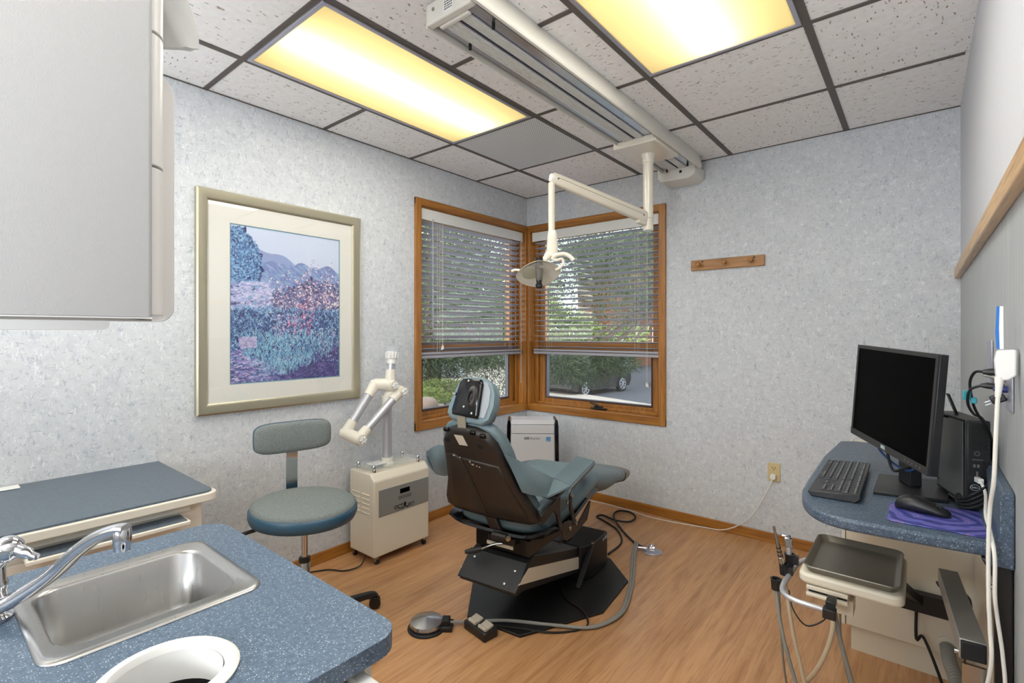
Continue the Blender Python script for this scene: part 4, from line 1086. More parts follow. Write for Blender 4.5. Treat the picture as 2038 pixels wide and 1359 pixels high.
for (x, y) in ((.068, -1.725), (.262, -1.715), (.262, -1.375), (.068, -1.375)):
    cs = MB().cyl((x, y, .030), (x, y, .046), .006, 10).bar((x, y - .010, .03), (x, y - .010, .014), .014, .002, (0, 1, 0)).bar((x, y + .010, .03), (x, y + .010, .014), .014, .002, (0, 1, 0)).box(x - .009, x + .009, y - .011, y + .011, .030, .034)
    co = finish(cs, 'caster', 'screw', t)
    finish(MB().cyl((x, y - .008, .0145), (x, y + .008, .0145), .0145, 18), 'wheel', 'rubber', co)
for (x, y) in ((.085, Y0 + .035), (.235, Y0 + .035), (.235, Y1 - .045), (.085, Y1 - .045)):
    finish(MB().lathe([(.012, 0), (.012, .014), (.010, .016), (.010, .022), (.0125, .024), (.0125, .036), (.010, .040)], (x, y, Z1), n=16), 'standoff', 'chrome', t)
finish(MB().box(.065, .255, Y0 + .015, Y1 - .022, Z1 + .020, Z1 + .025), 'glass_shelf', 'acryl', t)
finish(MB().box(.12, .20, -1.69, -1.60, Z1 + .0255, Z1 + .029), 'manual', 'white', t, bevel=.001)
# arm
cx, cy = .165, -1.572
finish(MB().lathe([(.040, .0), (.040, .018), (.034, .022), (.032, .05)], (cx, cy, Z1 + .001), n=28), 'column_collar', 'creamw', t)
finish(MB().cyl((cx, cy, .55), (cx, cy, .88), .027, 28), 'column', 'alumz', t)
def ypz(x, y, z): return Vector((x, y, z))
J1 = ypz(.215, -1.515, .945); J2 = ypz(.215, -1.800, .705); J2b = ypz(.15, -1.838, .735); J3 = ypz(.15, -1.645, .990); J4 = ypz(.19, -1.572, .985)
def seg(a, b, n0='arm_tube'):
    d = (b - a).normalized()
    finish(MB().cyl(a + d * .055, b - d * .055, .024, 24), n0, 'alumz', t)
def sleeve(a, d, L_=.075): return MB().tube([a, a + d * .02, a + d * L_], [.031, .0315, .0285], 24)
seg(J1, J2); seg(J2b, J3)
d1 = (J2 - J1).normalized(); d2 = (J3 - J2b).normalized()
el = MB(); el.add(*(lambda q: (q.v, q.f))(sleeve(J2, -d1))); el.add(*(lambda q: (q.v, q.f))(sleeve(J2b, d2))); el.tube([J2 + Vector((.036, .0, 0)), J2, J2b, J2b + Vector((-.02, -.01, 0))], [.029, .034, .034, .028], 24)
e1 = finish(el, 'elbow', 'creamw', t)
el = MB(); el.add(*(lambda q: (q.v, q.f))(sleeve(J1, d1))); el.tube([J1 + Vector((.034, 0, 0)), J1, ypz(.165, -1.56, .93), ypz(.165, cy, .90)], [.028, .034, .034, .030], 24).cyl((cx, cy, .86), (cx, cy, .92), .031, 24)
e2 = finish(el, 'elbow', 'creamw', t)
el = MB(); el.add(*(lambda q: (q.v, q.f))(sleeve(J3, -d2))); el.tube([J3 + Vector((-.02, -.012, 0)), J3, J4, J4 + Vector((.04, .004, -.004))], [.024, .034, .036, .030], 24)
el.tube([J4, J4 + Vector((0, .003, .03)), J4 + Vector((0, .008, .09))], [.032, .031, .028], 24)
e3 = finish(el, 'elbow', 'creamw', t)
for e_, p in ((e1, J2 + Vector((.036, 0, 0))), (e2, J1 + Vector((.034, 0, 0))), (e3, J4 + Vector((.04, .004, -.004)))):
    k = MB().cyl(p, p + Vector((.016, 0, 0)), .012, 14)
    for q_ in range(6):
        a_ = q_ * PI / 3; k.obox(p + Vector((.012, math.cos(a_) * .014, math.sin(a_) * .014)), (1, 0, 0), (0, math.cos(a_), math.sin(a_)), (0, -math.sin(a_), math.cos(a_)), .014, .012, .008)
    finish(k, 'clamp_knob', 'white', e_, bevel=.001)
tp = J4 + Vector((0, .009, .09)); td = Vector((0, .10, 1)).normalized()
finish(MB().cyl(tp - td * .01, tp + td * .035, .025, 24), 'arm_tube', 'alumz', t)
nz = MB().tube([tp + td * .035, tp + td * .06, tp + td * .062, tp + td * .068, tp + td * .10, tp + td * .104], [.028, .028, .030, .033, .037, .034], 28)
for q_ in range(14):
    a_ = q_ * 2 * PI / 14; nz.bar(tp + td * .066 + Vector((math.cos(a_) * .034, math.sin(a_) * .034, 0)), tp + td * .102 + Vector((math.cos(a_) * .038, math.sin(a_) * .038, 0)), .005, .004)
finish(nz, 'nozzle_collar', 'white', t)
finish(MB().tube([tp + td * .104, tp + td * .135, tp + td * .142, tp + td * .139, tp + td * .106], [.034, .046, .056, .053, .031], 28, cap=False), 'suction_hood', 'cup', t)
# its power lead, partly hidden by the stool
lead = MB().tube(spline([(.20, -1.745, .04), (.23, -1.80, .012), (.20, -1.88, .005), (.12, -1.93, .005), (.05, -2.05, .005)], 6), .0035, 8)
finish(lead, 'power_lead', 'rubber', t)

# ================================================================== STOOL
t = thing('rolling_stool', 'grey and blue rolling stool with a low backrest in front of the left wall', 'stool', (.612, -2.324, 0))
sx_, sy_, sz_ = .612, -2.324, .575
tiltM = Matrix.Translation((sx_, sy_, sz_)) @ Matrix.Rotation(math.radians(2.5), 4, Vector((-.63, .77, 0)))
finish(MB(tiltM).lathe([(.185, -.062), (.205, -.055), (.213, -.035), (.213, -.012), (.206, -.004)], n=48), 'seat', 'vinyldark', t, ang=60)
finish(MB(tiltM).lathe([(.2065, -.006), (.205, .004), (.19, .013), (.12, .020), (.001, .022)], n=48), 'seat_top', 'fabric', t, ang=60)
bd = Vector((math.sin(math.radians(11.6)), math.cos(math.radians(11.6)), 0)); bnn = Vector((bd.y, -bd.x, 0))
bpos = Vector((.378, -2.252, .815))
bkm = MB(); bkm.loft([ring(bpos + bnn * o_, bd, U_, .170 * s_, .070 * (s_ ** 1.6), 4.5, 40) for o_, s_ in ((-.022, .93), (-.019, .985), (-.006, 1.0), (.004, .99))])
finish(bkm, 'backrest_shell', 'vinyldark', t, ang=60)
bkf = MB(); bkf.loft([ring(bpos + bnn * o_, bd, U_, .170 * s_, .070 * (s_ ** 1.6), 4.5, 40) for o_, s_ in ((.002, .985), (.014, .985), (.022, .95), (.027, .80))])
finish(bkf, 'backrest', 'fabric', t, ang=60)
sp = spline([bpos - bnn * .024 + U_ * .02, bpos - bnn * .026 - U_ * .08, bpos - bnn * .03 - U_ * .20, bpos - bnn * .02 - U_ * .29, bpos + bnn * .06 - U_ * .315, Vector((sx_ - .05, sy_ + .01, .505))], 6)
bs = MB()
for a_, b_ in zip(sp[:-1], sp[1:]): bs.obox((a_ + b_) / 2, (b_ - a_), bd, (b_ - a_).cross(bd), (b_ - a_).length * 1.12, .050, .006)
finish(bs, 'back_support', 'chrome', t)
finish(MB().cyl((sx_, sy_, .33), (sx_, sy_, .51), .0125, 18), 'piston', 'chrome', t)
finish(MB().lathe([(.022, .10), (.022, .335), (.020, .338)], (sx_, sy_, 0), n=24), 'column', 'steelrim', t)
finish(MB().lathe([(.023, .332), (.023, .350), (.014, .353)], (sx_, sy_, 0), n=24), 'collar', 'blackp', t)
finish(MB().lathe([(.035, .06), (.036, .115), (.03, .12)], (sx_, sy_, 0), n=24), 'hub', 'blackp', t)
lv = MB().tube(spline([(sx_ - .02, sy_, .50), (sx_ - .06, sy_ - .12, .50), (sx_ - .08, sy_ - .20, .495)], 5), .004, 8)
lvo = finish(lv, 'height_lever', 'steelrim', t)
finish(MB().tube([(sx_ - .07, sy_ - .17, .497), (sx_ - .085, sy_ - .25, .49)], [.008, .007], 10), 'lever_grip', 'blackp', lvo)
a0 = math.atan2(.330, .012)
for k in range(5):
    a_ = a0 + k * 2 * PI / 5; d_ = Vector((math.cos(a_), math.sin(a_), 0)); sd_ = Vector((-d_.y, d_.x, 0)); o_ = Vector((sx_, sy_, 0))
    lg = MB().loft([ring(o_ + d_ * r_q + U_ * z_, sd_, U_, w_, hh, 3.5, 16) for r_q, z_, w_, hh in ((.025, .088, .026, .026), (.10, .090, .024, .022), (.2, .083, .021, .017), (.28, .074, .019, .014), (.325, .066, .018, .014), (.345, .060, .012, .012))])
    lg.cyl(o_ + d_ * .33 + U_ * .062, o_ + d_ * .33 + U_ * .038, .011, 12)
    lo3 = finish(lg, 'leg', 'blackp', t)
    c_ = o_ + d_ * .34 + U_ * .026; ax2 = (d_ * .55 + sd_ * .83).normalized()
    cw = MB().cyl(c_ - ax2 * .022, c_ - ax2 * .004, .026, 22).cyl(c_ + ax2 * .004, c_ + ax2 * .022, .026, 22).cyl(c_ - ax2 * .006, c_ + ax2 * .006, .012, 12).obox(c_ + U_ * .014, ax2, ax2.cross(U_), U_, .046, .03, .026)
    finish(cw, 'caster', 'blackgloss', lo3, bevel=.002)

# ================================================================== LEFT LOW CABINET (against the left wall)
t = thing('side_cabinet', 'cream side cabinet with blue-grey top and pull-out shelf against the left wall', 'cabinet', (.3, -3.4, 0))
finish(MB().box(.0, .58, FY + .3, -2.70, .06, .686).box(.03, .54, FY + .3, -2.73, 0, .06), 'body', 'creamw', t, bevel=.004)
cp_ = rrect(.0, .640, FY + .3, -2.663, (.02, .035, .004, .004))
ct = finish(MB().prism([(x * 1 - (.012 if x > .3 else 0), y - (.012 if y > -3 else 0)) for x, y in cp_], .716, .723), 'top', 'counter2', t)
finish(MB().prism(cp_, .688, .7165), 'edge_band', 'creamw', t, bevel=.008, seg=4)
finish(MB().box(.560, .600, -3.60, -2.745, .660, .6865), 'apron', 'creamw', t)
finish(MB().box(.575, .590, -3.60, -2.745, .40, .620).box(.575, .590, -3.60, -2.745, .08, .39), 'drawer', 'creamw', t, bevel=.004)
sv = finish(MB().prism(rrect(.28, .672, -3.175, -2.765, .004), .632, .646), 'pull_out_shelf', 'creamw', t, bevel=.003)
finish(MB().prism(rrect(.285, .664, -3.168, -2.772, .004), .646, .6475), 'shelf_inlay', 'counter2', sv)
finish(MB().lathe([(.004, 0), (.012, .012), (.016, .018), (.012, .024)], (.590, -3.02, .56), (1, 0, 0), 16), 'knob', 'lightoak', t)
pp = MB().prism(rrect(.01, .07, -3.30, -3.12, .004), .7245, .7255)
tag(finish(pp, 'paper_sheet', 'white'), 'white paper lying on the blue-grey cabinet top at the left edge', 'paper')

# ================================================================== SINK UNIT (foreground)
ZC = .80
t = thing('sink_cabinet', 'blue speckled sink counter and white cabinet in the left foreground', 'cabinet', (1.56, -3.4, 0))
sxa, sxb, sya, syb = 1.292, 1.632, -3.272, -2.948
bcx, bcy, br_ = 1.786, -3.158, .090
# top with cut-outs, bevelled edge
cm = bmesh.new()
outer = rrect(1.19, 1.948, -3.98, -2.868, (.02, .045, .06, .02), 6)
hole = rrect(sxa + .012, sxb - .012, sya + .012, syb - .012, .04, 5)
circ = [(bcx + br_ * .93 * math.cos(2 * PI * k / 36), bcy + br_ * .93 * math.sin(2 * PI * k / 36)) for k in range(36)]
def loopedges(P, z):
    vs = [cm.verts.new((x, y, z)) for x, y in P]; return vs, [cm.edges.new((vs[i], vs[(i + 1) % len(vs)])) for i in range(len(vs))]
alle = []; 
for P in (outer, hole, circ): alle += loopedges(P, ZC)[1]
bmesh.ops.triangle_fill(cm, use_beauty=True, edges=alle)
# drop faces inside holes
def inside(pt, P):
    r = False; j = len(P) - 1
    for i in range(len(P)):
        if (P[i][1] > pt[1]) != (P[j][1] > pt[1]) and pt[0] < (P[j][0] - P[i][0]) * (pt[1] - P[i][1]) / (P[j][1] - P[i][1]) + P[i][0]: r = not r
        j = i
    return r
kill = [f for f in cm.faces if inside(f.calc_center_median(), hole) or inside(f.calc_center_median(), circ)]
bmesh.ops.delete(cm, geom=kill, context='FACES')
r2 = bmesh.ops.extrude_face_region(cm, geom=cm.faces[:])
for v in [e for e in r2['geom'] if isinstance(e, bmesh.types.BMVert)]: v.co.z -= .030
tm = MB(); cm.verts.index_update(); tm.add([v.co.copy() for v in cm.verts], [tuple(v.index for v in f.verts) for f in cm.faces]); cm.free()
top = finish(tm, 'countertop', 'counter', t, bevel=.005, seg=3)
bdy = MB(); bdy.box(1.215, 1.235, -3.95, -2.90, .08, .77).box(1.215, 1.905, -2.915, -2.90, .08, .77).box(1.89, 1.905, -3.95, -2.915, .08, .69).box(1.25, 1.87, -3.93, -2.93, 0, .08)
finish(bdy, 'carcass', 'cabwhite', t, bevel=.002)
finish(MB().box(1.906, 1.924, -3.30, -2.955, .10, .742), 'door', 'cabwhite', t, bevel=.002)
od = MB().box(1.907, 2.22, -2.951, -2.930, .10, .752)
finish(od, 'open_door', 'cabwhite', t, bevel=.002)
# sink
sk = thing('kitchen_sink', 'small rectangular stainless steel sink set in the blue counter', 'sink', ((sxa + sxb) / 2, (sya + syb) / 2, ZC - .15))
def rr3(x0, x1, y0, y1, r, z, n=6): return [(x, y, z) for x, y in rrect(x0, x1, y0, y1, r, n)]
bw = MB(); ix0, ix1, iy0, iy1 = sxa + .034, sxb - .052, sya + .028, syb - .028
bw.loft([rr3(sxa, sxb, sya, syb, .035, ZC + .0008), rr3(sxa + .002, sxb - .002, sya + .002, syb - .002, .034, ZC + .004),
         rr3(sxa + .012, sxb - .014, sya + .012, syb - .012, .030, ZC + .005), rr3(sxa + .018, sxb - .022, sya + .016, syb - .016, .035, ZC + .001),
         rr3(ix0 - .006, ix1 + .010, iy0 - .006, iy1 + .006, .045, ZC + .0005), rr3(ix0, ix1, iy0, iy1, .045, ZC - .006),
         rr3(ix0 + .006, ix1 - .006, iy0 + .005, iy1 - .005, .045, ZC - .110), rr3(ix0 + .018, ix1 - .018, iy0 + .016, iy1 - .016, .038, ZC - .135),
         rr3(ix0 + .06, ix1 - .06, iy0 + .06, iy1 - .06, .03, ZC - .142), rr3(1.44, 1.46, -3.12, -3.10, .009, ZC - .144)], cap0=False)
finish(bw, 'basin', 'steel', sk, ang=65)
finish(MB().lathe([(.022, -.143), (.020, -.140), (.012, -.1405), (.001, -.141)], (1.45, -3.11, ZC), n=20), 'drain', 'chrome', sk)
# faucet
t = thing('faucet', 'chrome single-lever faucet reaching over the sink from the left edge', 'faucet', (1.40, -3.305, ZC))
fx, fy = 1.398, -3.300
finish(MB().lathe([(.032, .001), (.032, .006), (.026, .010), (.024, .05), (.0255, .055), (.0255, .062), (.023, .066), (.022, .11), (.018, .125)], (fx - .012, fy - .004, ZC), n=28), 'body', 'chrome', t)
spt = spline([Vector((fx, fy, .822)), Vector((1.42, -3.270, .840)), Vector((1.460, -3.232, .877)), Vector((1.503, -3.207, .919)), Vector((1.537, -3.187, .946)), Vector((1.565, -3.169, .959)), Vector((1.582, -3.158, .961))], 7)
sm_ = MB(); rgs = []
for i, p in enumerate(spt):
    d_ = (spt[min(i + 1, len(spt) - 1)] - spt[max(i - 1, 0)]).normalized(); s2 = d_.cross(U_).normalized(); u2 = s2.cross(d_); k_ = i / (len(spt) - 1)
    rgs.append(ring(p, s2, u2, .017 - .006 * k_, .013 - .004 * k_, 2.8, 16))
sm_.loft(rgs)
tip = Vector((1.576, -3.162, .956)); sm_.lathe([(.0105, .006), (.013, .0), (.0135, -.018), (.012, -.022), (.0118, -.030), (.010, -.031)], tip, n=20)
finish(sm_, 'spout', 'chrome', t)
finish(MB().sphere((1.418, -3.283, .925), .022).tube([(1.418, -3.283, .925), (1.40, -3.30, .90)], [.013, .016], 14).tube(spline([(1.42, -3.28, .928), (1.445, -3.262, .918), (1.458, -3.252, .912)], 4), [.010] * 5 + [.006] * 4, 10), 'lever', 'chrome', t)
# waste chute ring
t = thing('waste_chute', 'round white waste chute ring let into the counter in front of the sink', 'waste chute', (bcx, bcy, ZC))
finish(MB().lathe([(br_, .0006), (br_ + .001, .004), (br_ - .006, .010), (br_ - .016, .009), (br_ - .019, .002), (br_ - .021, -.05), (br_ - .023, -.05), (br_ - .021, .0)], (bcx, bcy, ZC), n=56, cap=False), 'ring', 'white', t, ang=60)
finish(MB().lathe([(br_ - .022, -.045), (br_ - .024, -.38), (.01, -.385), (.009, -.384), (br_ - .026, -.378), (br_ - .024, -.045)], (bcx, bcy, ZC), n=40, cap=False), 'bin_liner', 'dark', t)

# ================================================================== UPPER CABINET (top left, close)
t = thing('upper_cabinet', 'large pale grey hanging cabinet filling the upper left of the photo', 'cabinet', (1.5, -3.4, 1.31))
XF = 1.66
finish(MB().prism(rrect(XF - .018, XF, -3.72, -3.141, (.003, .007, .007, .003), 4), 1.316, 2.30), 'door', 'greypanel', t, ang=60)
finish(MB().box(XF - .014, XF - .001, -3.72, -3.142, 1.3135, 1.3155), 'door_edge', 'cabwhite', t)
# three stacked rounded end modules behind the door edge
zs_ = [1.318, 1.565, 1.785, 2.29]
for a_, b_ in zip(zs_[:-1], zs_[1:]):
    P = [(XF - .30, -3.60), (XF - .019, -3.60), (XF - .019, -3.1415)] + [(XF - .019 - .045 * (1 - math.cos(q_ * PI / 12)), -3.1415 + .030 * math.sin(q_ * PI / 12)) for q_ in range(1, 7)] + [(XF - .12, -3.1105), (XF - .30, -3.1105)]
    finish(MB().prism(P, a_ + .0015, b_ - .0025), 'end_module', 'cabwhite', t, bevel=.0012)
# back board with rounded corners
bb_ = MB(); P = rrect(-3.90, -3.051, 1.312, 1.80, (.028, .04, .02, .02), 6)
bb_.prism(P, XF - .216, XF - .200, 'x')
finish(bb_, 'back_board', 'cabwhite', t, bevel=.002)
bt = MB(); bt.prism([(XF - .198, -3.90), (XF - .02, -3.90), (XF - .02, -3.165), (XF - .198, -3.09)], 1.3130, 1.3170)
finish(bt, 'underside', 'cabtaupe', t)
lw = MB().prism(rrect(-3.90, -3.150, 1.2965, 1.312, (.010, .003, .003, .003), 5), XF - .34, XF - .22, 'x')
finish(lw, 'light_valance', 'cabwhite', t)
# plastic bag on the cabinet
def bag():
    R2 = Vector((.774, .633, 0)); F2 = Vector((-.633, .774, 0)); c_ = Vector((1.50, -3.08, 0))
    prof = [(2.25, -.02), (2.10, .012), (2.00, .030), (1.93, .0415), (1.90, .052), (1.875, .060), (1.855, .0645), (1.838, .0655), (1.830, .0655)]
    for side in (-1, 1):
        rows = []
        for i, (z, r1) in enumerate(prof):
            row = []
            for j in range(17):
                s_ = j / 16; x_ = -.10 + (r1 + .10) * s_
                puff = .022 * math.sin(PI * min(1, s_ * 1.0)) * (1 - i / 9) + .004 * math.sin(s_ * 11 + i * .7) * (1 - s_)
                fold = .006 * math.exp(-((s_ - .55 - .04 * i) / .05) ** 2)
                zz = z + (.004 * (1 - s_) if i > 6 else 0)
                row.append(c_ + R2 * x_ + F2 * side * (puff + fold + .001) + U_ * zz)
            rows.append(row)
        yield rows
b2 = MB()
for rows in bag(): b2.sheet(rows, .0008)
tag(finish(b2, 'plastic_bag', 'bag', ang=80), 'translucent white plastic bag hanging beside the grey hanging cabinet at the ceiling', 'bag')

# ================================================================== DESK COUNTER ON THE RIGHT WALL
ZD = .83
t = thing('desk_counter', 'slate speckled counter shelf with rounded end along the right wall', 'counter', (2.56, -1.4, ZD - .03))
dp = [(W - .001, -.82), (2.40, -.82), (2.345, -.86), (2.331, -1.2), (2.337, -1.577), (2.341, -1.68)]
dp += [tuple(p)[:2] for p in spline([(2.341, -1.70, 0), (2.355, -1.786, 0), (2.378, -1.850, 0), (2.413, -1.894, 0), (2.463, -1.915, 0), (2.53, -1.914, 0), (2.62, -1.907, 0), (2.735, -1.893, 0)], 4)]
dp += [(W - .001, -1.893)]
finish(MB().prism(dp, ZD - .030, ZD), 'top', 'desk', t, bevel=.008, seg=3)
bs_ = MB(); pf = [(W - .001, ZD - .04), (W - .001, ZD + .122), (W - .018, ZD + .122), (W - .024, ZD + .112), (W - .024, ZD + .03), (W - .030, ZD + .010), (W - .045, ZD - .002), (W - .045, ZD - .04)]
bs_.prism(pf, -1.915, -.82, 'y')
finish(bs_, 'backsplash', 'desk', t, bevel=.003)
t = thing('base_cabinet', 'cream cabinet standing on the floor under the slate counter', 'cabinet', (2.57, -.8, 0))
finish(MB().box(2.375, W - .001, -.95, -.60, .10, ZD - .031), 'body', 'cream', t, bevel=.003)
finish(MB().box(2.362, 2.374, -.955, -.60, .10, ZD - .031), 'side_stile', 'creamw', t, bevel=.002)
finish(MB().box(2.392, W - .001, -.935, -.62, .0, .0985), 'plinth', 'cream', t)
# far side: cream corner panel of the wall and black bracket
t = thing('desk_bracket', 'black steel bracket leg on the right wall below the slate counter', 'bracket', (2.75, -1.85, .2))
bl = MB(); bl.prism([(W - .052, ZD - .032), (W - .002, ZD - .032), (W - .002, .15), (W - .030, .15), (W - .030, .70), (W - .034, .76)], -1.900, -1.872, 'y')
finish(bl, 'leg', 'black', t, bevel=.003)
finish(MB().lathe([(.006, 0), (.006, .006)], (W - .031, -1.886, .735), (-1, 0, 0), 12), 'bolt', 'screw', t)
wp = MB().box(W - .006, W - .0005, -1.868, -.96, 0, ZD - .041)
struct(wp, 'trim_4', 'cream')

# ------------------------------------------------ monitor
t = thing('computer_monitor', 'black computer monitor with a dark screen standing on the slate counter', 'monitor', (2.60, -1.52, ZD))
yaw = -1.156; wv = Vector((math.cos(yaw), math.sin(yaw), 0)); nv = Vector((-math.sin(yaw), math.cos(yaw), 0)); tl = .063
vv = U_ * math.cos(tl) + nv * math.sin(tl); nn = vv.cross(wv).normalized()   # nn towards back
if nn.dot(nv) < 0: nn = -nn
rl = -.026; w2 = wv * math.cos(rl) + vv * math.sin(rl); v2 = vv * math.cos(rl) - wv * math.sin(rl)
mc = Vector((2.538, -1.513, 1.088)); mw, mh = .51, .31
MT = Matrix(((w2.x, nn.x, v2.x, mc.x), (w2.y, nn.y, v2.y, mc.y), (w2.z, nn.z, v2.z, mc.z), (0, 0, 0, 1)))
hs_ = MB(MT).box(-mw / 2, mw / 2, .001, .020, -mh / 2, mh / 2); hs_.loft([[(x, .018, z) for x, z in rrect(-.2, .2, -.13, .12, .02)], [(x, .045, z) for x, z in rrect(-.15, .15, -.10, .09, .02)]])
finish(hs_, 'housing', 'blackp', t, bevel=.002)
bz = MB(MT); e = .011; lb = .020
bz.box(-mw / 2, mw / 2, -.003, .001, mh / 2 - e, mh / 2).box(-mw / 2, mw / 2, -.004, .001, -mh / 2, -mh / 2 + lb).box(-mw / 2, -mw / 2 + e, -.003, .001, -mh / 2 + lb, mh / 2 - e).box(mw / 2 - e, mw / 2, -.003, .001, -mh / 2 + lb, mh / 2 - e)
bzo = finish(bz, 'bezel', 'pcdark', t)
finish(MB(MT).box(-mw / 2 + e, mw / 2 - e, -.0008, .001, -mh / 2 + lb, mh / 2 - e), 'screen', 'screenblk', t)
text('DELL', .013, MT @ Vector((0, -.0042, -mh / 2 + .0105)), w2, v2, .0003, 'keyink', bzo, 'brand_lettering', bold=.0004)
for k in range(5): finish(MB(MT).box(.135 + k * .02, .139 + k * .02, -.0045, -.004, -mh / 2 + .008, -mh / 2 + .012), 'button', 'pcgrey', bzo)
sb2 = MB().prism([(2.508, -1.64), (2.672, -1.610), (2.68, -1.375), (2.509, -1.41)], ZD + .001, ZD + .010)
finish(sb2, 'stand_base', 'pcdark', t, bevel=.002)
cc = mc + nn * .055; 
nk = MB().loft([[(x, y, z) for x, y in [(cc.x + dx * wv.x * .035 + dy * nv.x * .016, cc.y + dx * wv.y * .035 + dy * nv.y * .016) for dx, dy in ((-1, -1), (1, -1), (1, 1), (-1, 1))]] for z in (ZD + .010, ZD + .16, ZD + .27)])
nk.obox(mc + nn * .047, w2, nn, v2, .09, .03, .09)
finish(nk, 'neck', 'blackp', t, bevel=.004)

# ------------------------------------------------ keyboard
t = thing('keyboard', 'black full-size keyboard at the left edge of the slate counter', 'keyboard', (2.43, -1.59, ZD))
KA = Vector((2.362, -1.380, 0)); KB = Vector((2.482, -1.338, 0)); KD = Vector((2.488, -1.768, 0))
kx = (KB - KD).normalized()           # along length, towards the far end
ky = Vector((kx.y, -kx.x, 0)) * -1    # across, towards the room (left)
if ky.x > 0: ky = -ky
KL, KW = .435, .122
KT = Matrix(((kx.x, ky.x, 0, KD.x), (kx.y, ky.y, 0, KD.y), (0, 0, 1, ZD), (0, 0, 0, 1)))
# thickness: back (near wall, ky=0) raised, front low
finish(MB(KT).loft([[(l, 0.0, .012), (l, 0.0, .024), (l, KW, .015), (l, KW, .008), (l, KW - .012, .001), (l, .012, .001)] for l in (0, KL)]), 'case', 'blackp', t, bevel=.002)
def kz(q_): return .024 - .009 * q_ / KW
# keys as on a full-size board; l measured from the near (number pad) end
U1 = .0190; rowsk = []
y_ = [.014, .036, .0545, .073, .0915, .110]
def key(l0, l1, row, tall=1):
    return (KL - l1, KL - l0, y_[row] - .0088, y_[row] + .0088 + (tall - 1) * .0185)
keys = []
L0 = .008
for row, spec in enumerate([
    [(0, 1), (2, 1), (3, 1), (4, 1), (5, 1), (6.5, 1), (7.5, 1), (8.5, 1), (9.5, 1), (11, 1), (12, 1), (13, 1), (14, 1), (15.25, 1), (16.25, 1), (17.25, 1), (18.5, 1), (19.5, 1), (20.5, 1), (21.5, 1)],
    [(i, 1) for i in range(13)] + [(13, 2), (15.25, 1), (16.25, 1), (17.25, 1), (18.5, 1), (19.5, 1), (20.5, 1), (21.5, 1)],
    [(0, 1.5)] + [(1.5 + i, 1) for i in range(12)] + [(13.5, 1.5), (15.25, 1), (16.25, 1), (17.25, 1), (18.5, 1), (19.5, 1), (20.5, 1)],
    [(0, 1.75)] + [(1.75 + i, 1) for i in range(11)] + [(12.75, 2.25), (18.5, 1), (19.5, 1), (20.5, 1)],
    [(0, 2.25)] + [(2.25 + i, 1) for i in range(10)] + [(12.25, 2.75), (16.25, 1), (18.5, 1), (19.5, 1), (20.5, 1)],
    [(0, 1.25), (1.25, 1.25), (2.5, 1.25), (3.75, 6.25), (10, 1.25), (11.25, 1.25), (12.5, 1.25), (13.75, 1.25), (15.25, 1), (16.25, 1), (17.25, 1), (18.5, 2), (20.5, 1)]]):
    for (u0, wd) in spec: keys.append((row, L0 + u0 * .01868, L0 + (u0 + wd) * .01868 - .0022, wd))
protos = {}
nk_ = 0
leg_mb = MB(KT)
for row, l0, l1, wd in keys:
    if nk_ >= 100: break
    nk_ += 1
    hh = .0075 if row else .0055
    a_, b_, c_, d_ = KL - l1, KL - l0, y_[row] - hh, y_[row] + hh
    if (wd, row == 0) not in protos:
        km = MB(KT); z = kz(y_[row]); km.loft([[(a_, c_, z - .0005), (b_, c_, z - .0005), (b_, d_, z - .0005), (a_, d_, z - .0005)], [(a_ + .001, c_ + .001, z + .0030), (b_ - .001, c_ + .001, z + .0030), (b_ - .001, d_ - .001, z + .0024), (a_ + .001, d_ - .001, z + .0024)]])
        o = finish(km, 'key', 'pcdark', t, smooth=False); protos[(wd, row == 0)] = (o, a_, y_[row])
    else:
        o, a1, y1 = protos[(wd, row == 0)]; cpy = o.copy(); COL.objects.link(cpy); cpy.parent = t
        dl, dq = a_ - a1, y_[row] - y1
        cpy.location = KT.to_3x3() @ Vector((dl, dq, kz(y_[row]) - kz(y1)))
    z = kz(y_[row]) + .0030
    if wd < 6: leg_mb.box(b_ - .0075, b_ - .0035, y_[row] - hh + .003, y_[row] - hh + .006, z - .0006, z + .00015)
finish(leg_mb, 'key_legends', 'keyink', t, smooth=False).__setitem__('kind', 'stuff')

# ------------------------------------------------ mouse pad and mouse
t = tag(finish(MB().prism([(p[0], p[1]) for p in [(2.550, -1.702), (2.549, -1.856), (2.558, -1.866), (2.735, -1.862), (2.741, -1.852), (2.733, -1.652), (2.724, -1.646), (2.560, -1.690)]], ZD + .0006, ZD + .0034), 'mouse_pad', 'swirl', bevel=.0008), 'purple-blue swirled mouse pad on the slate counter', 'mouse pad')
t = thing('computer_mouse', 'black computer mouse resting on the purple-blue pad', 'mouse', (2.615, -1.745, ZD + .0035))
mx_ = Vector((.104, -.018, 0)).normalized(); my_ = Vector((-mx_.y, mx_.x, 0)); m0 = Vector((2.562, -1.735, ZD + .0038))
ms = MB(); ms.loft([ring(m0 + mx_ * l_ + U_ * (h2 / 2), my_, U_, w_, h2 / 2, 2.6, 20) for l_, w_, h2 in ((.0, .012, .014), (.006, .022, .026), (.022, .029, .036), (.042, .030, .038), (.065, .028, .030), (.088, .027, .021), (.103, .024, .014), (.110, .014, .009))])
mo = finish(ms, 'shell', 'blackp', t, ang=60)
finish(MB().lathe([(.007, -.0025), (.008, 0), (.007, .0025)], m0 + mx_ * .088 + U_ * .018, my_, 16), 'scroll_wheel', 'rubber', mo)

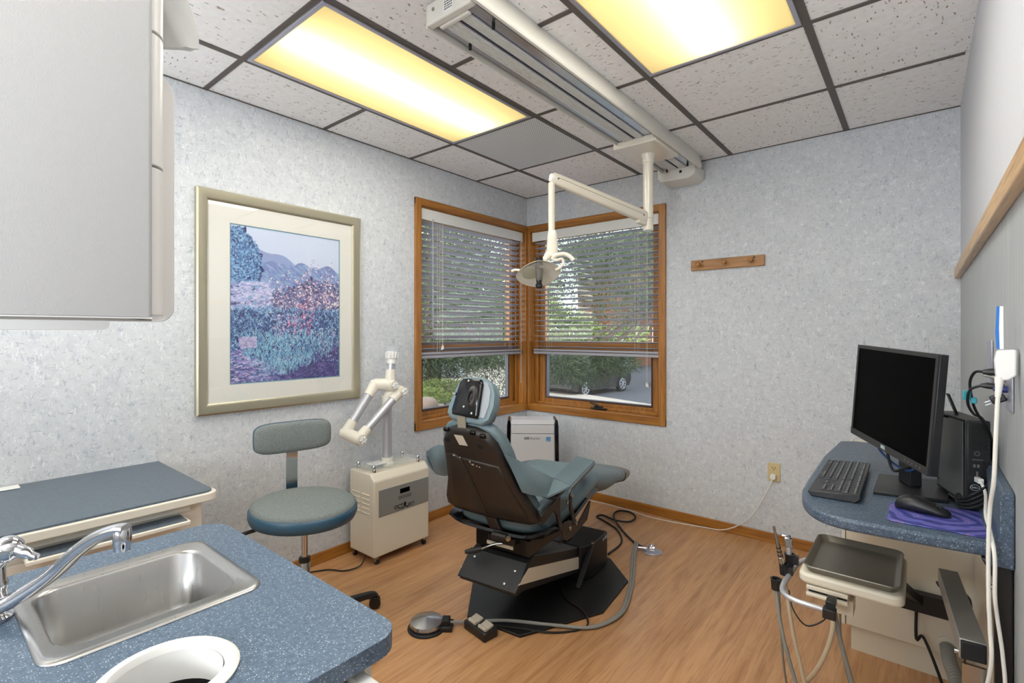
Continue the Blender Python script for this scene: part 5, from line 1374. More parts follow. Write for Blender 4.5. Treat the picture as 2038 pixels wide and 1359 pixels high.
# ------------------------------------------------ small desktop computer
t = thing('computer_tower', 'small black desktop computer standing upright against the right wall', 'computer', (2.715, -1.55, ZD))
pxa = Vector((.045, .014, 0)).normalized(); pya = Vector((-pxa.y, pxa.x, 0)); pO = Vector((2.703, -1.640, ZD + .001))
PT = Matrix(((pxa.x, pya.x, 0, pO.x), (pxa.y, pya.y, 0, pO.y), (0, 0, 1, pO.z), (0, 0, 0, 1)))
pw_, pd_, ph_ = .052, .18, .232
cs_ = finish(MB(PT).box(0, pw_, 0, pd_, .012, ph_), 'case', 'pcdark', t, bevel=.003)
finish(MB(PT).box(-.002, pw_ + .002, -.002, .10, 0, .014), 'foot', 'blackp', t, bevel=.003)
finish(MB(PT).box(-.0015, 0.0, .012, pd_ - .01, .02, ph_ - .006), 'side_panel', 'pcgrey', cs_)
fr_ = MB(PT).box(.002, pw_ - .002, -.006, 0, .02, ph_ - .004)
ff = finish(fr_, 'front_panel', 'blackp', t, bevel=.002)
gr = MB(PT)
for r in range(12):
    for c_ in range(7):
        x_ = .011 + c_ * .0062 + (.0031 if r % 2 else 0); z_ = ph_ - .016 - r * .0052
        x_ = .008 + (x_ - .011) * .85
        gr.box(x_, x_ + .0034, -.0068, -.006, z_, z_ + .003)
finish(gr, 'grille', 'dark', ff, smooth=False); gr = MB(PT)
for r in range(20): gr.box(.034, .047, -.0068, -.006, .04 + r * .0045, .0425 + r * .0045)
finish(gr, 'vent_slots', 'dark', ff, smooth=False)
ctl = MB(PT); ctl.lathe([(.006, 0), (.006, .001), (.0045, .001), (.0045, 0)], PT.inverted() @ (PT @ Vector((.022, -.006, .148))), (0, -1, 0), 14)
ctl.box(.012, .034, -.007, -.006, .131, .133).box(.020, .024, -.0072, -.006, .090, .102).box(.014, .019, -.0072, -.006, .112, .120).box(.022, .027, -.0072, -.006, .112, .120)
finish(ctl, 'ports', 'pcgrey', ff)
text('DELL', .006, PT @ Vector((.018, -.0068, .060)), pxa, U_, .0002, 'keyink', ff, 'brand_lettering')
finish(MB(PT).lathe([(.010, 0), (.010, .0008), (.009, .0008), (.009, 0)], (.018, -.006, .060), (0, -1, 0), 20, 1, .8, cap=False), 'badge_ring', 'keyink', ff)
# stub aerials
an = MB(PT); an.obox((.012, .11, ph_ + .028), (1, 0, 0), (0, 1, 0), (-.35, 0, 1), .005, .014, .062)
an.cyl((.0, .10, ph_ - .006), (-.055, .10, ph_ + .004), .004, 10).cyl((-.045, .10, ph_ + .002), (-.058, .10, ph_ + .0045), .0052, 10)
finish(an, 'aerial', 'blackp', t, bevel=.001)

# cables behind monitor
def cable(pts, r, m, name, label, cat, n=7):
    return tag(finish(MB().tube(spline(pts, n), r, 8), name, m), label, cat)
rc = random.Random(11)
for k in range(6):
    pts_ = [Vector((2.60, -1.33, ZD + .10 + .008 * k)), Vector((2.635 + rc.uniform(-.01, .01), -1.39, ZD + .13 + rc.uniform(-.02, .02))), Vector((2.672, -1.44 + rc.uniform(-.015, .015), ZD + .09 + rc.uniform(-.03, .03))), Vector((2.655 + rc.uniform(-.008, .008), -1.47, ZD + .045)), Vector((2.69 + rc.uniform(-.004, .004), -1.56, ZD + .016 + k * .003)), Vector((2.692, -1.62 + rc.uniform(-.02, .01), ZD + .012 + .004 * k))]
    tag(finish(MB().tube(spline(pts_, 6), .0032, 7), 'computer_cable', 'rubber'), 'black cable in the tangle between the monitor stand and the small computer', 'cable', 'black cables tangled behind the monitor')
for k in range(4):
    tag(finish(MB().tube(spline([(2.690, -1.54 - k * .01, ZD + .010 + k * .006), (2.690, -1.640, ZD + .008 + k * .006), (2.715, -1.664 - .003 * k, ZD + .014 + k * .012), (2.745, -1.655, ZD + .045 + k * .012), (2.7625, -1.60, ZD + .13 + .008 * k), (2.7625, -1.50, ZD + .16)], 7), .0030, 7), 'coiled_cable', 'rubber'), 'black cable looped low around the front of the small computer', 'cable', 'black cables looped round the computer')
tag(finish(MB().tube(spline([(2.50, -1.40, .945), (2.515, -1.43, .915), (2.55, -1.48, .892), (2.585, -1.535, .888), (2.61, -1.54, .91)], 6), .0035, 8), 'video_cable', 'bluecable'), 'blue cable hanging below the monitor', 'cable')
tag(finish(MB().tube(spline([(2.53, -1.455, .94), (2.54, -1.49, .895), (2.552, -1.515, .878), (2.575, -1.54, .895), (2.605, -1.55, .92)], 6), .0040, 8), 'monitor_cable', 'rubber'), 'black cable looped below the monitor', 'cable')

# ------------------------------------------------ wall plates, plugs
t = thing('wall_plate', 'large steel outlet plate on the right wall behind the white plug', 'outlet', (W, -1.80, 1.12))
finish(MB().box(W - .005, W - .0005, -1.90, -1.77, 1.12, 1.25), 'cover_plate', 'fixture', t, bevel=.002)
t = thing('wall_plate', 'small steel wall plate further along the right wall above the computer', 'outlet', (W, -1.40, 1.14))
finish(MB().box(W - .005, W - .0005, -1.50, -1.38, 1.15, 1.27), 'cover_plate', 'fixture', t, bevel=.002)
t = thing('power_adapter', 'white plug-in adapter on the wall with a white cord hanging down past the counter', 'plug', (2.75, -1.965, 1.19))
ap = MB(); ap.prism([(2.731, 1.235), (2.735, 1.255), (2.763, 1.257), (2.763, 1.205), (2.752, 1.195), (2.737, 1.193), (2.733, 1.20)], -1.985, -1.955, 'y')
finish(ap, 'block', 'white', t, bevel=.004, seg=3)
cord1 = spline([(2.738, -1.980, 1.196), (2.735, -1.985, 1.156), (2.732, -1.985, 1.073), (2.730, -1.975, .986), (2.727, -1.940, .921), (2.725, -1.935, .834), (2.725, -1.940, .725), (2.727, -1.940, .667), (2.727, -1.937, .57), (2.70, -1.85, .35), (2.69, -1.78, .15)], 7)
finish(MB().tube([(2.738, -1.978, 1.200), (2.737, -1.982, 1.180), (2.735, -1.985, 1.16)], [.008, .006, .0048], 10).tube(cord1, .0038, 9), 'cord', 'whitecord', t)
t = thing('network_cable', 'white network cable running from the computer front down over the counter edge', 'cable', (2.72, -1.66, .91))
finish(MB(PT).box(.016, .027, -.030, -.006, .076, .089), 'connector', 'white', t, bevel=.001)
finish(MB().tube(spline([PT @ Vector((.021, -.028, .082)), PT @ Vector((.024, -.045, .055)), Vector((2.732, -1.78, .862)), Vector((2.731, -1.87, .860)), Vector((2.731, -1.925, .852)), Vector((2.734, -1.945, .815)), Vector((2.734, -1.945, .741)), Vector((2.739, -1.93, .688)), Vector((2.748, -1.925, .605)), Vector((2.752, -1.925, .50)), Vector((2.748, -1.92, .2))], 7), .0036, 9), 'cable', 'whitecord', t)
t = thing('plastic_strip', 'flat blue and white strip standing upright above the white plug', 'strip', (2.74, -1.97, 1.257))
finish(MB().prism([(2.7345, 1.2575), (2.7385, 1.2575), (2.7375, 1.30), (2.7385, 1.345), (2.7345, 1.345), (2.7325, 1.29)], -1.975, -1.970, 'y'), 'blue_band', 'blue', t)
finish(MB().prism([(2.7387, 1.2575), (2.7445, 1.2575), (2.744, 1.345), (2.7387, 1.345), (2.7377, 1.30)], -1.975, -1.970, 'y'), 'white_band', 'white', t)
# plugs on the wall
pl_ = [((2.724, -1.82, 1.201), (2.761, -1.82, 1.201), .0085, 'blackp', 'black plug at the top of the plug cluster beside the white adapter'),
       ((2.722, -1.80, 1.168), (2.761, -1.80, 1.166), .0075, 'blackp', 'black plug in the middle of the plug cluster'),
       ((2.738, -1.86, 1.166), (2.761, -1.86, 1.166), .0075, 'darkblue', 'navy blue plug in the plug cluster'),
       ((2.728, -1.775, 1.190), (2.761, -1.79, 1.180), .006, 'graypipe', 'grey angled plug in the plug cluster')]
PLG = []
for a_, b_, r__, mm, lb_ in pl_:
    PLG.append(tag(finish(MB().tube([a_, (a_[0] + .012, a_[1], a_[2]), b_], [r__ * .6, r__, r__], 10), 'power_plug', mm), lb_, 'plug'))
dp_ = thing('power_plug', 'loose black three-pin plug hanging in front of the wall plate with pins out', 'plug', (2.745, -1.83, 1.13))
finish(MB().obox((2.748, -1.835, 1.143), (-.8, -.1, -.38), (0, 1, 0), (-.38, 0, .8), .026, .022, .018), 'body', 'blackp', dp_, bevel=.003)
finish(MB().obox((2.732, -1.838, 1.136), (-.8, -.1, -.38), (0, 1, 0), (-.38, 0, .8), .014, .004, .0016), 'pin', 'chrome', dp_)
finish(MB().obox((2.734, -1.830, 1.129), (-.8, -.1, -.38), (0, 1, 0), (-.38, 0, .8), .014, .004, .0016), 'pin', 'chrome', dp_)
finish(MB().tube(spline([(2.726, -1.82, 1.201), (2.712, -1.80, 1.198), (2.705, -1.77, 1.17), (2.712, -1.74, 1.12), (2.725, -1.70, 1.085), (2.745, -1.66, 1.05), (2.76, -1.60, .99)], 6), .0030, 8), 'plug_cord', 'rubber', PLG[0])
finish(MB().tube(spline([(2.724, -1.80, 1.168), (2.704, -1.79, 1.155), (2.702, -1.76, 1.12), (2.715, -1.72, 1.09), (2.735, -1.66, 1.072), (2.752, -1.62, 1.02), (2.761, -1.55, .95)], 6), .0030, 8), 'plug_cord', 'rubber', PLG[1])
ck = MB().obox((2.700, -1.765, 1.140), (1, .2, 0), (0, 1, 0), (0, 0, 1), .016, .012, .022); ck.obox((2.712, -1.762, 1.128), (1, 0, 0), (0, 1, 0), (0, 0, 1), .012, .012, .014)
tag(finish(ck, 'cable_clip', 'teal', bevel=.002), 'teal cable clip on the black cord below the wall plugs', 'clip')

# ------------------------------------------------ delivery unit with tray under the counter
t = thing('delivery_unit', 'dental instrument unit with cream tray holder on an arm under the slate counter', 'instrument unit', (2.45, -1.5, .54))
ZT = .565
finish(MB().prism(rrect(2.322, 2.580, -1.660, -1.325, .028, 6), ZT - .034, ZT - .004), 'tray_holder', 'cream', t, bevel=.008, seg=3)
finish(MB().box(2.345, 2.45, -1.662, -1.36, ZT - .048, ZT - .036).box(2.345, 2.45, -1.667, -1.36, ZT - .066, ZT - .056), 'drawer_rail', 'cream', t, bevel=.002)
finish(MB().box(2.350, 2.446, -1.655, -1.37, ZT - .056, ZT - .048), 'gap_shade', 'dark', t)  # dark block painted in as the shade between the drawer rails
finish(MB().cyl((2.40, -1.60, ZT - .10), (2.40, -1.60, ZT - .064), .018, 16).box(2.39, 2.46, -1.63, -1.56, ZT - .11, ZT - .066), 'control_block', 'cream', t, bevel=.003)
# instrument rail
rail = spline([(2.33, -1.47, ZT - .03), (2.300, -1.50, ZT - .04), (2.290, -1.60, ZT - .045), (2.287, -1.69, ZT - .048), (2.300, -1.735, ZT - .05), (2.335, -1.752, ZT - .052), (2.408, -1.748, ZT - .055)], 6)
finish(MB().tube(rail, .0078, 14), 'rail', 'alumz', t)
finish(MB().box(2.40, 2.432, -1.765, -1.738, ZT - .072, ZT - .045).box(2.405, 2.428, -1.745, -1.70, ZT - .05, ZT - .03), 'rail_bracket', 'blackp', t, bevel=.002)
for (x, y, z) in ((2.275, -1.605, .545), (2.285, -1.575, .57), (2.262, -1.66, .515)):
    hm = MB().lathe([(.013, -.028), (.015, 0), (.0165, .006), (.012, .006), (.011, -.02)], (x, y, z), n=16, cap=False).obox((x + .014, y, z - .01), (1, 0, 0), (0, 1, 0), (0, 0, 1), .022, .018, .026)
    finish(hm, 'instrument_holder', 'blackp', t)
finish(MB().tube(spline([(2.30, -1.67, .50), (2.32, -1.72, .47), (2.36, -1.76, .455), (2.40, -1.755, .48), (2.41, -1.74, .50)], 5), .0022, 7), 'thin_lead', 'rubber', t)
# mounting arm
finish(MB().box(2.55, 2.70, -1.00, -.958, .250, .318), 'wall_rail', 'black', t, bevel=.002)
finish(MB().bar((2.50, -1.36, .525), (2.60, -.985, .29), .045, .03), 'arm', 'black', t, bevel=.003)
finish(MB().tube(spline([(2.655, -1.25, .468), (2.672, -1.25, .476), (2.698, -1.25, .474), (2.721, -1.25, .453), (2.731, -1.24, .428), (2.732, -1.22, .36), (2.73, -1.16, .29), (2.70, -1.0, .28)], 5), .009, 12), 'arm_hose', 'blackp', t)
ab0 = Vector((2.703, -1.90, .588)); ab1 = Vector((2.676, -1.42, .562))
finish(MB().bar(ab0, ab1, .046, .044), 'flex_arm', mat('dark_steel_bar', (150, 148, 144), .4, .4), t, bevel=.002)
finish(MB().bar(ab0 + Vector((.001, -.006, 0)), ab0 + Vector((0, .002, 0)), .042, .040), 'end_plug', 'rubber', t, bevel=.002)
finish(MB().bar((2.705, -1.895, .555), (2.705, -1.895, .38), .04, .008, (0, 1, 0)).bar((2.690, -1.896, .56), (2.690, -1.896, .38), .004, .030, (0, 1, 0)), 'hanger', 'steelrim', t)
finish(MB().lathe([(.006, 0), (.006, .006)], (2.679, -1.87, .565), (-1, 0, 0), 12), 'bolt', 'chrome', t)
tp_ = [(spline([(2.262, -1.66, .49), (2.285, -1.68, .36), (2.34, -1.70, .2), (2.42, -1.70, .05), (2.46, -1.72, .008)], 6), .0058, 'graypipe'),
       (spline([(2.275, -1.605, .52), (2.30, -1.62, .36), (2.335, -1.62, .2), (2.37, -1.62, .05), (2.375, -1.66, .008)], 6), .0058, 'creampipe'),
       (spline([(2.40, -1.60, .50), (2.43, -1.62, .36), (2.47, -1.62, .2), (2.50, -1.62, .02), (2.52, -1.66, .008)], 6), .0068, 'graypipe'),
       (spline([(2.41, -1.62, .47), (2.405, -1.63, .38), (2.36, -1.60, .24), (2.27, -1.54, .08), (2.20, -1.58, .010), (2.12, -1.68, .010)], 6), .0066, 'creampipe'),
       (spline([(2.34, -1.70, .008), (2.27, -1.60, .010), (2.17, -1.50, .010), (2.09, -1.53, .010), (2.05, -1.66, .010), (2.09, -1.80, .010)], 6), .0066, 'creampipe'),
       (spline([(2.27, -1.66, .49), (2.272, -1.64, .35), (2.275, -1.60, .2), (2.29, -1.56, .06), (2.32, -1.60, .008)], 6), .0035, 'graypipe'),
       (spline([(2.42, -1.56, .49), (2.42, -1.53, .33), (2.44, -1.50, .18), (2.50, -1.50, .05), (2.60, -1.54, .006)], 6), .0030, 'graypipe')]
for p_, r__, mm in tp_: finish(MB().tube(p_, r__, 10), 'hose', mm, t)
tt_ = thing('instrument_tray', 'rectangular stainless steel tray lying on the cream tray holder', 'tray', (2.452, -1.49, ZT - .003))
def trr(i, z, r=.026): return [(x, y, z) for x, y in rrect(2.332 + i, 2.572 - i, -1.650 + i, -1.335 - i, r, 6)]
tr = MB().loft([trr(.010, ZT - .0035), trr(.004, ZT + .010), trr(.0, ZT + .0145), trr(.001, ZT + .017), trr(.005, ZT + .0165), trr(.014, ZT + .001), trr(.020, ZT - .001), trr(.05, ZT - .0015)])
finish(tr, 'pan', 'traysteel', tt_, ang=60)
# handpieces standing in the holders
t = thing('dental_handpiece', 'slim silver dental handpiece standing in the nearer holder of the rail', 'handpiece', (2.275, -1.605, .52))
hx = Vector((2.275, -1.605, .52)); hd_ = Vector((-.20, -.05, 1)).normalized()
finish(MB().tube([hx, hx + hd_ * .05, hx + hd_ * .051, hx + hd_ * .075, hx + hd_ * .10, hx + hd_ * .135, hx + hd_ * .136, hx + hd_ * .15], [.0085, .0085, .0075, .007, .0062, .0035, .0045, .004], 16), 'body', 'steelrim', t)
finish(MB().tube([hx + hd_ * .055, hx + hd_ * .058], .0082, 16).tube([hx + hd_ * .068, hx + hd_ * .071], .0080, 16).tube([hx + hd_ * .08, hx + hd_ * .083], .0076, 16), 'grip_ring', 'black', t)
t = thing('dental_syringe', 'silver dental syringe with square head standing in the rear holder', 'syringe', (2.285, -1.575, .54))
hx = Vector((2.285, -1.575, .545)); hd_ = Vector((-.06, 0, 1)).normalized()
finish(MB().tube([hx, hx + hd_ * .055], .0085, 16), 'body', 'alumz', t)
finish(MB().obox(hx + hd_ * .068, (1, .3, 0), (-.3, 1, 0), hd_, .024, .018, .032).obox(hx + hd_ * .087 + Vector((-.006, 0, 0)), (1, .3, 0), (-.3, 1, 0), (-.2, 0, 1), .028, .018, .008), 'head', 'chrome', t, bevel=.003)
# suction hose from the cabinet
t = thing('suction_hose', 'grey corrugated hose coming out of the cream cabinet low at the right', 'hose', (2.69, -.97, .1))
finish(MB().lathe([(.034, 0), (.034, .004), (.022, .005)], (2.688, -.951, .134), (0, -1, 0), 28), 'wall_ring', 'cream', t)
hp_ = spline([(2.688, -.955, .134), (2.694, -1.02, .112), (2.703, -1.12, .122), (2.715, -1.25, .115), (2.722, -1.42, .07), (2.725, -1.60, .028), (2.725, -1.78, .026)], 26)
finish(MB().tube(hp_, [.0225 if i % 4 < 2 else .0185 for i in range(len(hp_))], 16), 'corrugated_tube', 'graypipe', t)
tag(finish(MB().tube(spline([(2.60, -.975, .25), (2.60, -.98, .14), (2.62, -.99, .16), (2.66, -1.05, .08), (2.69, -1.2, .04)], 6), .005, 8), 'black_hose', 'rubber'), 'thin black hose drooping against the cream cabinet beside the corrugated hose', 'hose')
tag(finish(MB().box(2.7605, 2.7615, -1.80, -1.74, .45, .52), 'warning_label', 'red'), 'small red label low on the cream panel of the right wall beside the white cords', 'label')
# second stool far behind the desk: only a slice of its back is seen
t = thing('corner_stool', 'dark slate cushion of a second stool seen between the monitor and the computer', 'stool', (2.62, -.42, 0))
finish(MB().lathe([(.001, .735), (.10, .74), (.115, .755), (.118, .775), (.105, .793), (.05, .80), (.001, .801)], (2.63, -.40, 0), n=36), 'seat', 'cushion', t, ang=60)
finish(MB().cyl((2.63, -.40, .06), (2.63, -.40, .74), .016, 16), 'column', 'chrome', t)
finish(MB().lathe([(.12, 0), (.12, .02), (.03, .06)], (2.63, -.40, 0), n=30), 'base', 'blackp', t)
t = tag(finish(MB().obox((2.722, -1.33, ZD + .055), (.3, 1, 0), (-1, .3, 0), U_, .10, .05, .108), 'tissue_box', 'skinbox', bevel=.003), 'small orange printed box on the counter behind the black cables', 'box')

# ================================================================== OUTDOORS
GZ = -1.2
def D(px, py, d):
    Fv = Vector((-math.sin(YAW), math.cos(YAW), 0)); Rv = Vector((math.cos(YAW), math.sin(YAW), 0))
    return Vector(cam.location) + Fv * d + Rv * ((px - 1019) / 996 * d) + U_ * ((662 - py) / 996 * d)
struct(MB().box(-60, 60, .4, 90, GZ - .2, GZ).box(-60, -.4, -40, .4, GZ - .2, GZ), 'ground_asphalt', 'asphalt')
def strip(px0, py0, px1, py1, depth0, w0, m, name, h=.12):
    a = D(px0, 662, 1) - Vector(cam.location); b = D(px1, 662, 1) - Vector(cam.location)
    ga = Vector(cam.location) + a * ((cam.location.z - GZ) * 996 / (py0 - 662)); gb = Vector(cam.location) + b * ((cam.location.z - GZ) * 996 / (py1 - 662))
    ga.z = gb.z = GZ + h / 2
    return ga, gb
ga, gb = strip(1000, 770, 1420, 842, 0, 0, 'concrete', 's')
nrmv = (gb - ga).cross(U_).normalized()
struct(MB().bar(ga + nrmv * .9 * 0, gb, 1.5, .12), 'sidewalk', 'concrete')
# lawn and mulch bed near the building (left window)
struct(MB().box(-14, -1.0, -14, 5.5, GZ - .02, GZ + .10), 'lawn_ground', 'grass')
struct(MB().box(-6.5, -.5, -5, 2.0, GZ + .0, GZ + .14), 'mulch_bed', 'mulch')
def road(px0, px1, d0, d1, z, name, m):
    P = [D(px0, 662, d0), D(px1, 662, d0), D(px1, 662, d1), D(px0, 662, d1)]
    struct(MB().prism([(p.x, p.y) for p in P], GZ + z - .02, GZ + z), name, m)
road(560, 1060, 18.0, 23.5, .125, 'footpath', 'concrete')
road(500, 1075, 23.5, 60, .13, 'street', 'concrete')
rn = random.Random(3)
def foliage(mb, c, rad, n, ln, wd, sq=(1, 1, 1), droop=.0):
    for _ in range(n):
        while True:
            p = Vector((rn.uniform(-1, 1), rn.uniform(-1, 1), rn.uniform(-1, 1)))
            if p.length < 1: break
        q = Vector(c) + Vector((p.x * rad * sq[0], p.y * rad * sq[1], p.z * rad * sq[2]))
        d = (p + Vector((rn.uniform(-.8, .8), rn.uniform(-.8, .8), rn.uniform(-.8, .8) - droop))).normalized() * ln * rn.uniform(.6, 1.3)
        s = d.cross(Vector((rn.uniform(-1, 1), rn.uniform(-1, 1), rn.uniform(-1, 1)))).normalized() * wd
        mb.add([q - s, q + s, q + d + s * .4, q + d - s * .4], [(0, 1, 2, 3)])
def tree(name, label, blobs, trunk, leafm, ln=.16, wd=.012, n=900, cat='tree', group=None):
    base = Vector(trunk[0]); t = thing(name, label, cat, base, group)
    finish(MB().tube(spline(trunk, 4), [max(.03, trunk_r * (1 - .7 * i / (4 * (len(trunk) - 1)))) for i, trunk_r in enumerate([.16] * (4 * (len(trunk) - 1) + 1))], 10), 'trunk', 'bark', t)
    m = MB(); br = MB()
    for c, r, sq in blobs:
        foliage(m, c, r, int(n * max(.3, r * r)), ln, wd, sq)
        br.tube([Vector(trunk[len(trunk) // 2]), (Vector(trunk[len(trunk) // 2]) + Vector(c)) / 2 + Vector((0, 0, .1)), Vector(c)], [.05, .035, .012], 6)
    finish(br, 'branch', 'bark', t)
    finish(m, 'foliage', leafm, t, smooth=False)
    return t
S = (1.2, 1.2, .55)
c = lambda px, py, d: D(px, py, d)
tree('pine_tree', 'pine tree whose low boughs hang across the left corner window',
     [(c(850, 735, 7), .34, (1, 1, 1.2)), (c(840, 690, 7), .55, S), (c(900, 710, 7.4), .6, (1, 1, .35)), (c(985, 735, 7), .65, (1, 1, .65)), (c(960, 706, 7), .6, (1, 1, .3)), (c(880, 600, 7.5), 1.1, S), (c(960, 560, 8), 1.1, S), (c(850, 500, 8), 1.2, S), (c(940, 470, 8.5), 1.0, S), (c(920, 640, 8), 1.0, S)],
     [c(862, 662, 7.6) * 1 + Vector((0, 0, GZ - 1.29)), c(862, 700, 7.6), c(864, 560, 7.7), c(870, 400, 7.8)], 'needles', ln=.11, wd=.006, n=3400)
tree('pine_tree', 'pine tree whose drooping boughs cross the right corner window in front of the dark car',
     [(c(1110, 722, 8), .45, (1, 1, .7)), (c(1160, 705, 9), .8, (1, 1, .42)), (c(1125, 740, 8.2), .40, (1, 1, .5)), (c(1195, 715, 9), .6, (1, 1, .5)), (c(1225, 722, 9), .45, (1, 1, .4)), (c(1170, 735, 9), .6, (1, 1, .5)), (c(1180, 600, 10), 1.1, S), (c(1140, 520, 10), .9, S), (c(1230, 540, 10), 1.3, S), (c(1280, 480, 10), 1.1, S), (c(1180, 480, 10), 1.2, S), (c(1290, 560, 11), .8, S)],
     [D(1375, 662, 12) + Vector((0, 0, GZ - 1.29)), c(1378, 690, 12), c(1372, 560, 12), c(1365, 420, 12)], 'needles', ln=.12, wd=.007, n=2400)
tree('broadleaf_tree', 'pale green bushy tree beyond the parking lot in the right corner window',
     [(c(1120, 655, 26), 1.5, (1.2, 1.2, .7)), (c(1150, 665, 27), 1.2, (1.2, 1.2, .6)), (c(1090, 640, 26), 1.4, (1, 1, .8)), (c(1235, 668, 26), 1.1, (1.4, 1, .5))],
     [c(1125, 662, 26) + Vector((0, 0, GZ - 1.29)), c(1125, 690, 26), c(1125, 660, 26)], 'needles2', ln=.3, wd=.05, n=500)
tree('broadleaf_tree', 'bushy green trees across the street in the left corner window',
     [(c(880, 640, 38), 3.6, (1.4, 1.4, .8)), (c(960, 600, 40), 4.5, (1.4, 1.4, .9)), (c(780, 600, 40), 5.6, (1, 1, 1)), (c(920, 670, 38), 2.5, (1.8, 1.4, .5)), (c(850, 520, 40), 3.8, (1.3, 1.3, .9)), (c(1010, 655, 38), 2.2, (1, 1, .8))],
     [c(905, 662, 39) + Vector((0, 0, GZ - 1.29)), c(905, 690, 39), c(905, 640, 39)], 'needles2', ln=.45, wd=.1, n=260)
# low bush and rocks outside the left window
bt_ = thing('shrub', 'yellow-green low shrub outside the left corner window', 'shrub', c(885, 662, 6.5) + Vector((0, 0, GZ - 1.29 + .1)))
m_ = MB(); foliage(m_, c(880, 777, 6.5), .26, 2600, .04, .006, (1.5, 1.3, .55)); foliage(m_, c(855, 788, 6.0), .18, 1200, .04, .006, (1.3, 1.3, .5))
finish(m_, 'foliage', 'needles2', bt_, smooth=False)
finish(MB().tube([c(885, 662, 6.5) + Vector((0, 0, GZ - 1.29 + .1)), c(885, 770, 6.5)], .02, 6), 'stem', 'bark', bt_)
for k, (px, py, r) in enumerate(((850, 803, .09), (874, 812, .06), (905, 818, .07))):
    p = c(px, py, 4.6)
    tag(finish(MB().sphere(p, r, 12, (1.3, 1, .7)), 'garden_rock', 'rock'), ['grey-pink rock outside the left window nearest the window frame', 'smaller rock outside the left window next to the largest one', 'rock outside the left window below the yellow-green shrub'][k], 'rock', 'rocks outside the left window')
# car
def car(name, label, rear, d_fwd, length, paint, glassm):
    d = Vector(d_fwd).normalized(); s = U_.cross(d)
    o = Vector(rear); o.z = GZ
    CTm = Matrix(((d.x, s.x, 0, o.x), (d.y, s.y, 0, o.y), (0, 0, 1, GZ), (0, 0, 0, 1)))
    t = thing(name, label, 'car', o)
    k = length / 4.2
    prof = [(0, .45), (.03, .85), (.10, 1.0), (1.0 * 1, 1.02), (3.1, .95), (3.95, .80), (4.18, .60), (4.2, .35), (3.9, .22), (.15, .22)]
    roof = [(.12, 1.0), (.35, 1.38), (.9, 1.48), (1.9, 1.47), (2.9, 1.0)]
    bd_ = MB(CTm).loft([[(x * k, yy * (1 if i_ in (1, 2, 3) else .96), z) for x, z in prof] for i_, yy in enumerate((-.86, -.84, 0, .84, .86))])
    bd_.loft([[(x * k, yy, z) for x, z in roof] for yy in (-.66, .66)])
    finish(bd_, 'body', paint, t, bevel=.05, seg=3)
    gl_ = MB(CTm)
    for yy in (-.672, .667): gl_.prism([(.45 * k, 1.04), (.52 * k, 1.34), (.95 * k, 1.41), (1.85 * k, 1.41), (2.65 * k, 1.04)], yy, yy + .01, 'y')
    finish(gl_, 'side_window', glassm, t)
    for xx in (.75 * k, 3.35 * k):
        for yy in (-.86, .72):
            wo = finish(MB(CTm).cyl((xx, yy, .33), (xx, yy + .16, .33), .33, 28), 'wheel', 'rubber', t)
            rm = MB(CTm); yf = yy - .006 if yy < 0 else yy + .166
            rm.tube([(xx + .22 * math.cos(q_ * PI / 12), yf, .33 + .22 * math.sin(q_ * PI / 12)) for q_ in range(24)], .014, 6, closed=True)
            for q_ in range(7):
                a_ = q_ * 2 * PI / 7; rm.bar((xx, yf, .33), (xx + .21 * math.cos(a_), yf, .33 + .21 * math.sin(a_)), .03, .045, (0, 1, 0))
            finish(rm, 'wheel_rim', 'alumz', wo)
    return t
fw_ = Vector((-8.704, 14.345, 0)); rw_ = Vector((-7.60, 15.249, 0))
rwp = D(1205, 662, 21.9); fwp = D(1137, 662, 20.2)
wd_ = fwp - rwp; wd_.z = 0
dcar = wd_.normalized(); rear0 = rwp - dcar * .73
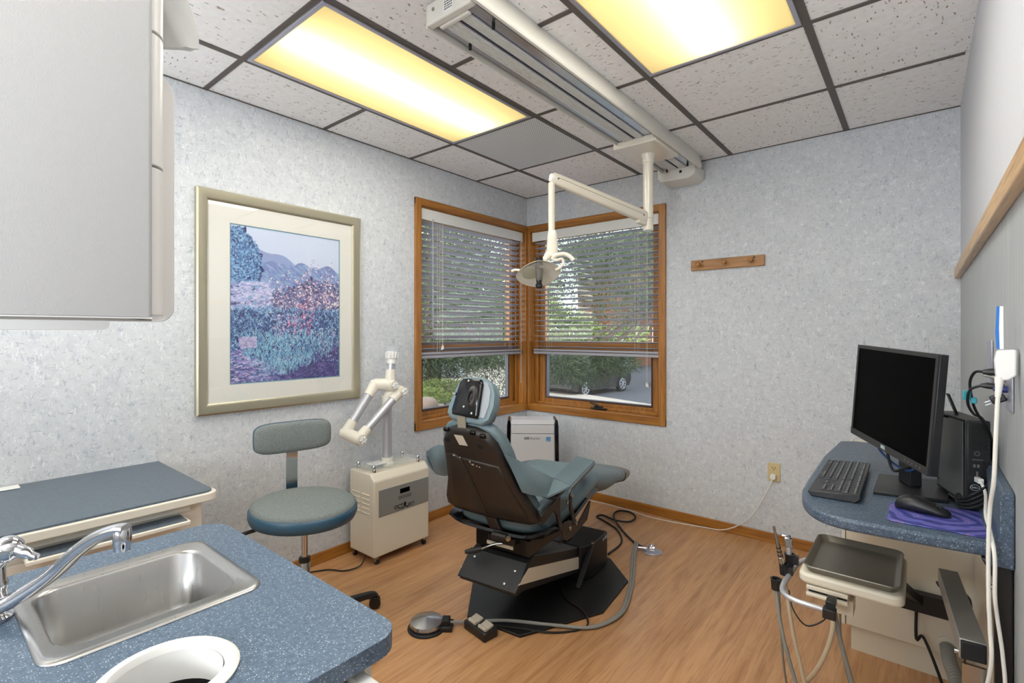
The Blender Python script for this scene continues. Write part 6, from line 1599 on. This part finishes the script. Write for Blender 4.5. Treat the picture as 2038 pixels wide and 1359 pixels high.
car('parked_car', 'dark parked hatchback with silver wheels seen under the boughs through the right corner window', rear0, dcar, 4.2, 'carp', 'carglass')
pA = D(1252, 662, 33); car('parked_car', 'silver parked car behind the pine boughs in the right corner window', Vector((pA.x, pA.y, 0)), (-.75, -.65, 0), 4.3, 'carp2', 'carglass')
pA = D(1303, 662, 24); car('parked_car', 'dark car cut by the right edge of the right corner window', Vector((pA.x, pA.y, 0)), (.9, .3, 0), 4.3, 'carglass', 'carglass')
pA = D(925, 662, 27); car('parked_car', 'silver car in the street seen through the left corner window', Vector((pA.x, pA.y, 0)) , (-.5, -.6, 0), 4.3, 'carp2', 'carglass')
# building beyond
t = thing('brick_building', 'brown brick building with white doors and windows beyond the parking lot', 'building', D(1300, 662, 38) + Vector((0, 0, GZ - 1.29)))
A1 = D(1150, 662, 40); A2 = D(1420, 662, 36); 
bdir = (A2 - A1).normalized(); bdir.z = 0; bn2 = Vector((-bdir.y, bdir.x, 0))
L_ = (A2 - A1).length
BT = Matrix(((bdir.x, bn2.x, 0, A1.x), (bdir.y, bn2.y, 0, A1.y), (0, 0, 1, GZ), (0, 0, 0, 1)))
finish(MB(BT).box(0, L_, 0, 8, 0, 8.4), 'wall', 'brick', t)
finish(MB(BT).prism([(-1, 8.4), (L_ + 1, 8.4), (L_ + 1, 9.4), (L_ * .5, 10), (-1, 9.4)], -1.2, 9, 'y'), 'roof', 'roof', t)
for x0, x1, z0, z1 in ((.5, 2.2, .9, 2.4), (2.4, 2.9, .9, 2.4), (3.0, 4.0, 1.0, 2.7), (5.8, 9.0, .3, 2.9), (5.8, 9.0, 3.8, 6.2)):
    w_o = finish(MB(BT).box(x0, x1, -.06, .02, z0, z1), 'window_frame', 'bwin', t)
    if x0 > 5 : finish(MB(BT).box(x0 + .1, x1 - .1, -.08, -.05, z0 + .1, z1 - .1), 'pane', 'carglass', w_o)
finish(MB(BT).box(4.4, 4.9, -3, -2.6, 0, 5.4).box(4.3, L_, -3, 0, 5.0, 5.5), 'porch', 'bronze', t)
